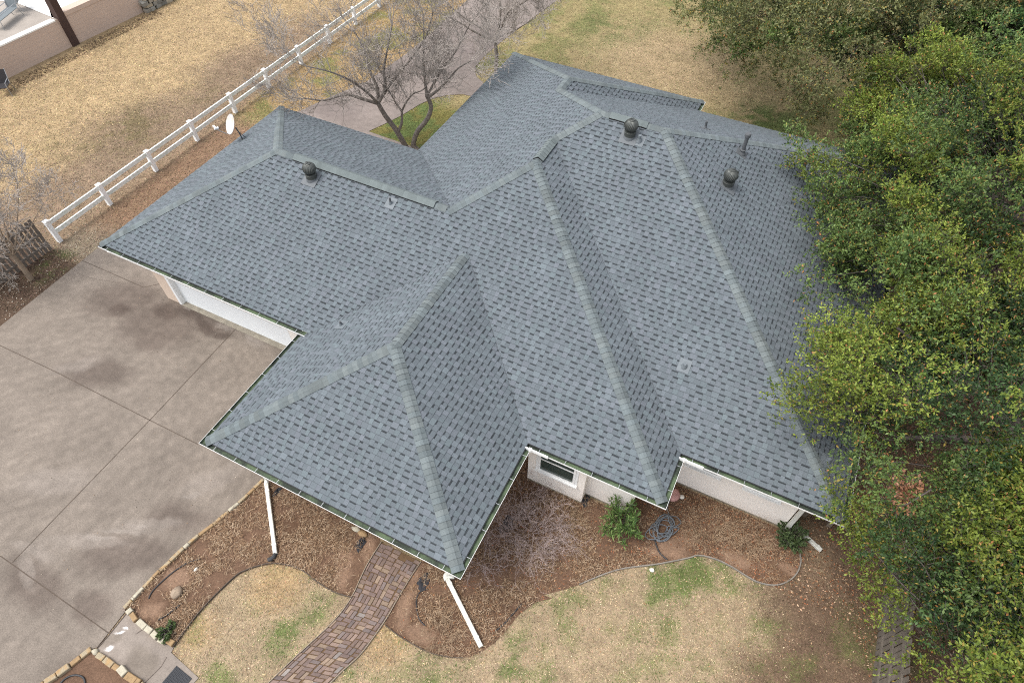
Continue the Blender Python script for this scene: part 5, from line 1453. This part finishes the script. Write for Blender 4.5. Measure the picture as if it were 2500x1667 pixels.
# the sprays hang over the roof edge and lawn where the photo shows them
spr_mid = [((11.865, 10.749, 5.600), .45), ((12.364, 10.741, 5.400), .5), ((12.557, 9.867, 5.300), .35), ((13.064, 9.518, 5.200), .45), ((12.953, 8.152, 4.900), .28), ((13.302, 7.758, 4.900), .35), ((13.801, 7.732, 4.900), .45), ((13.208, 6.253, 4.700), .3), ((13.582, 5.943, 4.700), .38), ((13.923, 6.174, 4.800), .5), ((13.190, 6.937, 4.700), .25)]
oak('live_oak', (19.2, 23.0), (12.9, 24.2), (7.2, 7.2), 3.6, 4.6, ['olive', 'olive', 'mid'], 'olive toned oak spreading low over the back lawn behind the house', 31, 1050, 58, .092, warm=.06, orange=.02, trunk_to=(14.5, 23.5, 3.2),
    sprays=[((6.396, 21.154, 3.200), .7), ((5.896, 21.959, 3.500), .7), ((7.706, 20.202, 2.800), .7), ((8.669, 19.533, 2.600), .6), ((9.620, 19.418, 2.800), .6), ((10.638, 18.799, 3.000), .6), ((8.396, 17.939, 5.000), .8), ((9.688, 17.892, 4.500), .8), ((8.213, 18.750, 5.500), .9), ((9.173, 18.080, 5.500), .9), ((9.747, 18.262, 6.000), .9), ((10.493, 17.127, 5.800), .9), ((10.942, 18.311, 6.000), .9), ((11.803, 17.499, 6.000), .9), ((10.253, 17.431, 5.000), .8), ((11.260, 16.916, 5.000), .8), ((11.443, 16.671, 4.200), .7), ((12.097, 15.431, 5.000), .8), ((12.573, 16.518, 5.500), .8), ((12.817, 20.132, 5.500), .9), ((13.536, 19.030, 5.500), .9), ((13.842, 19.428, 6.000), .9), ((13.140, 19.258, 5.000), .8), ((13.914, 18.949, 5.000), .8), ((12.722, 20.148, 5.000), .8), ((12.919, 18.077, 6.500), .8)])
oak('live_oak', (19.4, 23.0), (20.8, 22.5), (6.0, 6.5), 3.6, 5.0, ['mid', 'deep', 'deep'], 'dark green oak at the top right corner of the yard', 32, 800, 58, .10, warm=.03, orange=.012)
oak('live_oak', (18.6, 13.2), (18.9, 11.8), (6.2, 6.0), 3.0, 4.7, ['mid', 'mid', 'yellow'], 'tall green oak overhanging the right side of the roof', 33, 1150, 58, .078, sprays=spr_mid, orange=.02)
oak('live_oak', (19.3, 5.2), (18.6, 4.2), (4.9, 4.6), 2.8, 4.4, ['yellow', 'yellow', 'mid'], 'yellow green oak reaching over the front right slope of the roof', 34, 820, 62, .070, orange=.02,
    keep=lambda p: not (p[0] < 16.9 and p[1] < 2.9 and p[2] < 5.2),
    sprays=[((13.413, 2.358, 4.600), .34), ((13.708, 2.760, 4.600), .42), ((13.964, 2.277, 4.400), .4), ((14.259, 2.585, 4.700), .5), ((14.501, 2.363, 4.400), .45), ((14.564, 3.296, 4.800), .5), ((13.956, 4.955, 4.700), .3), ((14.259, 4.360, 4.800), .4), ((15.106, 2.495, 4.200), .35), ((15.407, 2.636, 4.400), .4)])
oak('live_oak', (20.2, -1.0), (19.9, -1.4), (4.4, 5.0), 2.6, 3.9, ['yellow', 'mid', 'mid', 'deep'], 'dense green oak over the board fence in the lower right', 35, 800, 62, .068, orange=.012, dead=((16.240, 1.483, 4.300), .42),
    keep=lambda p: p[0] > (18.9 - .4 * p[2] if p[1] < -.4 else 17.1 - .34 * p[2]),
    sprays=[((15.294, 1.753, 3.200), .32), ((15.611, 1.447, 3.100), .40), ((15.518, 1.114, 3.000), .36), ((15.912, 1.272, 3.200), .5), ((15.776, 0.840, 2.800), .42), ((16.197, 0.754, 3.000), .5), ((16.479, 0.220, 2.900), .5), ((16.156, 1.866, 3.800), .5), ((16.370, 1.102, 3.600), .55), ((16.821, -0.222, 3.000), .5), ((17.067, -0.649, 3.000), .5), ((17.184, -1.324, 2.800), .4)])

# ------------------------------------------------------------------ shrubs
def leafy(name, c, h, r, n, L_, W_, cols, label, seed, up=.5, narrow=False):
    rg = np.random.default_rng(seed)
    root = empty(name, (c[0], c[1], 0), label, 'shrub')
    st = []; lc, la, ln, lL, lt = [], [], [], [], []
    for k in range(n):
        th = rg.uniform(0, 2 * math.pi); q = rg.uniform(.15, 1) ** .7
        e = np.array((c[0] + r * q * math.cos(th), c[1] + r * q * math.sin(th), h * rg.uniform(.55, 1.0) * (1 - .45 * q * q)))
        b = np.array((c[0] + rg.uniform(-.06, .06), c[1] + rg.uniform(-.06, .06), 0))
        ee, d, P = limb(st, [b, (b + e) / 2 + np.array((0, 0, .1)), e], .008, .003)
        m_ = 34 if narrow else 110
        t = rg.uniform(.45, 1.05, m_)
        pos = b + (e - b) * t[:, None]
        dirs = rg.normal(size=(m_, 3)) * .8 + d * .8 + np.array((0, 0, up * .6))
        lc.append(pos); la.append(dirs); ln.append(np.array((0, 0, 1.)) + rg.normal(size=(m_, 3)) * .4); lL.append(L_ * rg.uniform(.6, 1.2, m_))
        f = rg.uniform(0, 1, (m_, 1)); lt.append(np.array(cols[0]) * (1 - f) + np.array(cols[1]) * f)
    seg_mesh('stems', st, M['oakbark'], root, 5)
    cat = np.concatenate
    lL = cat(lL)
    leaves('foliage', cat(lc), cat(la), cat(ln), lL, lL * W_, cat(lt), root, M['leaf'])
    return root
leafy('oleander_shrub', (11.236, 0.107), 1.15, .62, 38, .17, .17, ((0.05, 0.115, 0.028), (0.17, 0.25, 0.075)), 'bright green long-leaved shrub in front of the cream wall', 41, .6, True)
leafy('evergreen_shrub', (15.286, 1.802),   .65, .46, 56, .06, .55, ((0.035, 0.062, 0.026), (0.12, 0.165, 0.065)), 'dark green small-leaved shrub at the corner of the long cream wall', 42)
leafy('evergreen_shrub', (2.505, -7.115), .30, .24, 34, .05, .5, ((0.03, 0.06, 0.018), (0.10, 0.14, 0.045)), 'small dark green shrub by the pale stones of the entry walk', 43)

def twiggy(name, c, r, h, n, m, label, seed, depth=2, rad=.006):
    rg = np.random.default_rng(seed); segs = []
    for k in range(n):
        th = rg.uniform(0, 2 * math.pi); q = rg.uniform(.1, 1)
        p = np.array((c[0] + r[0] * .55 * q * math.cos(th), c[1] + r[1] * .55 * q * math.sin(th), 0.0))
        d = np.array((math.cos(th) * .7, math.sin(th) * .7, rg.uniform(.5, 1.2))); d /= np.linalg.norm(d)
        grow(segs, rg, p, d, h * rg.uniform(.7, 1.2), rad, depth, .35, .0, 3, .0022)
    S = np.array(segs)
    S[:, 2] = np.maximum(S[:, 2], .015); S[:, 5] = np.maximum(S[:, 5], .015)
    return tag(seg_mesh(name, S, m, None, 3), label, 'shrub')
M['purple'] = mat('bare_purple_twig', (0.40, 0.32, 0.30), 0.9, 0.3)
M['tanstem'] = mat('dead_tan_stem', (0.40, 0.29, 0.19), 0.9, 0.3)
twiggy('bare_shrub', (9.138, -1.074), (1.05, .9), .8, 60, M['purple'], 'leafless purplish shrub sprawling over the front bed right of the porch', 51, 3)
twiggy('bare_shrub', (8.415, -2.267), (.7, .6), .5, 26, M['purple'], 'low leafless purplish shrub next to the porch corner downspout', 52, 2)
twiggy('dead_shrub', (13.452, 0.963), (.6, .5), .5, 46, M['tanstem'], 'dead tan ornamental clump below the middle of the long cream wall', 53, 2, .005)
twiggy('dead_shrub', (14.435, 1.350), (.6, .5), .4, 40, M['tanstem'], 'dead tan ornamental clump beside the dark green corner shrub', 54, 2, .005)
twiggy('dead_shrub', (8.339, -4.275), (.55, .45), .4, 40, M['tanstem'], 'dead straw coloured clump left of the long downspout extension', 55, 2, .005)
twiggy('dead_shrub', (10.223, -0.250), (.5, .4), .35, 26, M['tanstem'], 'dead tan clump behind the purplish bare shrub', 56, 2, .005)

# ------------------------------------------------------------------ straw, litter and grass: what nobody could count
def strips(name, x, y, z, ang, L_, W_, tilt, tone, m, label=None, parent=None, bend=.3, rg=None):
    n = len(x)
    ca, sa = np.cos(ang), np.sin(ang)
    ax = np.stack([ca * np.cos(tilt), sa * np.cos(tilt), np.sin(tilt)], 1)
    b = np.stack([-sa, ca, np.zeros(n)], 1)
    c = np.stack([x, y, z], 1)
    L2 = L_[:, None]; W2 = W_[:, None] / 2
    ang2 = ang + RNG.normal(size=n) * bend
    ax2 = np.stack([np.cos(ang2) * np.cos(tilt), np.sin(ang2) * np.cos(tilt), -np.sin(tilt) * .6], 1)
    p1 = c + ax * L2 * .55; p2 = p1 + ax2 * L2 * .45
    V = np.stack([c - b * W2, c + b * W2, p1 + b * W2, p1 - b * W2, p2 + b * W2 * .3, p2 - b * W2 * .3], 1).reshape(-1, 3)
    k = np.arange(n)[:, None] * 6
    F = np.concatenate([k + np.array([[0, 1, 2, 3]]), k + np.array([[3, 2, 4, 5]])])
    t2 = np.concatenate([tone, tone])
    o = obj(name, V, F, m, parent, tone=t2)
    return tag(o, label, None, None, 'stuff')

def scatter(poly, n):
    P = np.array([p[:2] for p in poly]); lo = P.min(0); hi = P.max(0)
    xs_, ys_ = [], []
    got = 0
    while got < n:
        x = RNG.uniform(lo[0], hi[0], n * 2); y = RNG.uniform(lo[1], hi[1], n * 2)
        k = inside(poly, x, y)
        xs_.append(x[k]); ys_.append(y[k]); got += k.sum()
    return np.concatenate(xs_)[:n], np.concatenate(ys_)[:n]

def pick(cols, n, w=None):
    c = np.array(cols)
    return c[RNG.choice(len(c), n, p=w)] * RNG.uniform(.65, 1.25, (n, 1))
STRAW = [(0.35, 0.24, 0.15), (0.27, 0.17, 0.10), (0.46, 0.35, 0.24), (0.18, 0.11, 0.065), (0.10, 0.062, 0.04)]
DEADLEAF = [(0.26, 0.135, 0.07), (0.19, 0.10, 0.055), (0.37, 0.24, 0.14), (0.33, 0.13, 0.065), (0.13, 0.07, 0.04)]
def bare_dist(x, y, blobs):
    a = np.zeros(len(x))
    for (px, py, rx, ry, an) in blobs:
        d = np.sqrt((x - px) ** 2 / rx ** 2 + (y - py) ** 2 / ry ** 2); a = np.maximum(a, sstep(1.3, .5, d))
    return a
clear = [bl((1.751, -6.026), .40, .35), bl((1.686, -6.883), .45, .4), bl((5.578, -3.881), .35, .7), bl((5.673, -3.273), .3, .4), bl((7.217, -4.232), .38, .7), bl((6.946, -3.354), .25, .5), bl((7.818, -4.500), .5, .25),
         bl((12.639, 0.157), .75, .40), bl((12.287, 0.590), .3, .3), bl((14.198, 0.619), .4, .25), bl((15.426, 1.009), .35, .2), bl((8.742, 0.372), .6, .5), bl((8.337, -0.972), .35, .5)]
for nm, poly, n, lab in (('dry_straw', BED1, 28000, 'matted dead straw covering the bed between driveway and brick path'), ('dry_straw', BED2, 50000, 'matted dead straw and twigs covering the front bed along the house')):
    x, y = scatter(poly, n)
    keep = RNG.random(n) > bare_dist(x, y, clear) * .93
    keep &= RNG.random(n) > sstep(11.2, 12.2, x) * .55
    keep &= ~inside(HOUSE, x, y)
    keep &= (fbm(x, y, .45, 41, 3) + RNG.uniform(-.16, .16, n)) > .43
    x, y = x[keep], y[keep]; n = len(x)
    strips(nm, x, y, RNG.uniform(.015, .10, n) * (0.3 + fbm(x, y, .4, 31, 3)), RNG.uniform(0, 6.28, n), RNG.uniform(.04, .15, n), RNG.uniform(.004, .008, n), RNG.normal(0, .35, n), pick(STRAW, n), M['straw'], lab, bend=.5)
def leaf_bits(name, x, y, n, lab, zmax=.03, size=(.03, .07), cols=DEADLEAF):
    ang = RNG.uniform(0, 6.28, n)
    c = np.stack([x, y, RNG.uniform(.012, zmax, n)], 1)
    ax = np.stack([np.cos(ang), np.sin(ang), RNG.normal(0, .2, n)], 1)
    nr = np.array((0, 0, 1.)) + RNG.normal(size=(n, 3)) * .35
    L_ = RNG.uniform(*size, n)
    o = leaves(name, c, ax, nr, L_, L_ * RNG.uniform(.3, .6, n), pick(cols, n), None, M['straw'])
    return tag(o, lab, None, None, 'stuff')
x, y = scatter(BED2, 13000); k = RNG.random(13000) < (.25 + .75 * sstep(10.5, 12.5, x)) * (1 - .85 * bare_dist(x, y, clear)); k &= ~inside(HOUSE, x, y); leaf_bits('leaf_litter', x[k], y[k], int(k.sum()), 'fallen brown leaves over the front bed')
LIT = [(15.615, 1.552), (15.673, 1.310), (15.628, 0.977), (15.457, 0.666), (15.198, 0.416), (15.611, 0.284), (16.026, 0.095)] + [(16.125, 0.329), (16.998, 0.347), (17.379, -0.262), (17.658, -0.756)] + [(17.6, -3.5), (24, -5), (24, 12), (15.2, 12), (15.2, 2.2), (15.4, 1.6)]
x, y = scatter(LIT, 36000); k = ~inside(HOUSE, x, y); leaf_bits('leaf_litter', x[k], y[k], int(k.sum()), 'thick brown leaf litter on the ground below the oaks', .035, (.03, .08), DEADLEAF + [(0.46, 0.33, 0.22), (0.40, 0.26, 0.17), (0.12, 0.075, 0.05)])
LAWN_R = BED2_FRONT[0:20] + [(13.676, 0.439), (14.501, 0.371), (15.190, 0.455)] + [(16.125, 0.329), (16.998, 0.347), (17.379, -0.262), (17.658, -0.756)] + [(17.5, -3.5), (14, -8), (5, -9)]
x, y = scatter(LAWN_R, 1800); leaf_bits('leaf_litter', x, y, 1800, 'scattered fallen leaves over the front lawn', .05, (.025, .055), [(0.45, 0.30, 0.18), (0.35, 0.2, 0.11), (0.52, 0.40, 0.26)])

x, y = scatter([(-11, -3), (-6, 2), (1.5, 0.5), (1.9, -3), (0, -8), (-6, -9)], 420); k = inside(DRIVE, x, y) & ~inside(HOUSE, x, y)
ob_ = leaf_bits('leaf_litter', x[k], y[k], int(k.sum()), 'a few blown leaves and grit on the driveway', .012, (.015, .04), [(0.3, 0.2, 0.12), (0.42, 0.36, 0.28), (0.09, 0.07, 0.05)])
ob_.location.z = .030
HARD = [DRIVE, WALK_PAD, BACKDRIVE, PATH, HOUSE, BED1, BED2, BED3, TERR]
def grass(name, region, n, L_, W_, lab, tmin=.15):
    x, y = scatter(region, n)
    k = np.ones(n, bool)
    for h in HARD: k &= ~inside(h, x, y)
    x, y = x[k], y[k]; n = len(x)
    j = RNG.normal(size=(2, n)) * .13
    base = masks(x + j[0], y + j[1], True)
    tuft = .60 + .80 * fbm(x, y, .16, 51, 2)
    tone = np.clip(base * (np.exp(RNG.normal(0, .30, n)) * tuft)[:, None] * (1 + RNG.normal(0, .06, (n, 3))), .01, .85)
    strips(name, x, y, np.full(n, .003), RNG.uniform(0, 6.28, n), RNG.uniform(*L_, n), RNG.uniform(*W_, n), np.abs(RNG.normal(.35, .3, n)), tone, M['straw'], lab)
grass('lawn_grass', [(1.0, -9.5), (17.6, -9.5), (17.6, 2.0), (1.0, -3.0)], 130000, (.03, .07), (.006, .012), 'short dry winter grass with green tufts on the front lawns')
grass('field_grass', [(-22.4, -2), (-6.2, -2), (-6.2, 9), (-6, 30), (-21.5, 32), (-22.0, 16)], 150000, (.05, .10), (.012, .022), 'dry golden and brown grass on the field along the white fence')
grass('lawn_grass', [(-6, 8.6), (0.5, 8.6), (0.5, 16), (16, 15.4), (22, 17), (20, 40), (-8, 42), (-6, 20)], 150000, (.05, .10), (.012, .022), 'patchy tan and green grass on the back lawn')
x, y = scatter([(-11.6, -3), (-8.8, -2.0), (-6.3, 1.4), (-6.3, 3.0), (-10.5, 2.2)], 2600); k = ~inside(DRIVE, x, y)
leaf_bits('gravel', x[k], y[k], int(k.sum()), 'small pale stones and bits on the soil beside the driveway edge', .025, (.02, .06), [(0.5, 0.46, 0.38), (0.24, 0.17, 0.12), (0.33, 0.25, 0.18), (0.16, 0.11, 0.08)])
x, y = scatter([(-22.3, 7.2), (-21.5, 7.2), (-21.0, 16.2), (-21.7, 16.2)], 1800); leaf_bits('leaf_litter', x, y, 1800, 'dark fallen leaves drifted along the foot of the terrace wall', .04, (.06, .12), [(0.16, 0.11, 0.07), (0.11, 0.08, 0.05), (0.2, 0.14, 0.08)])
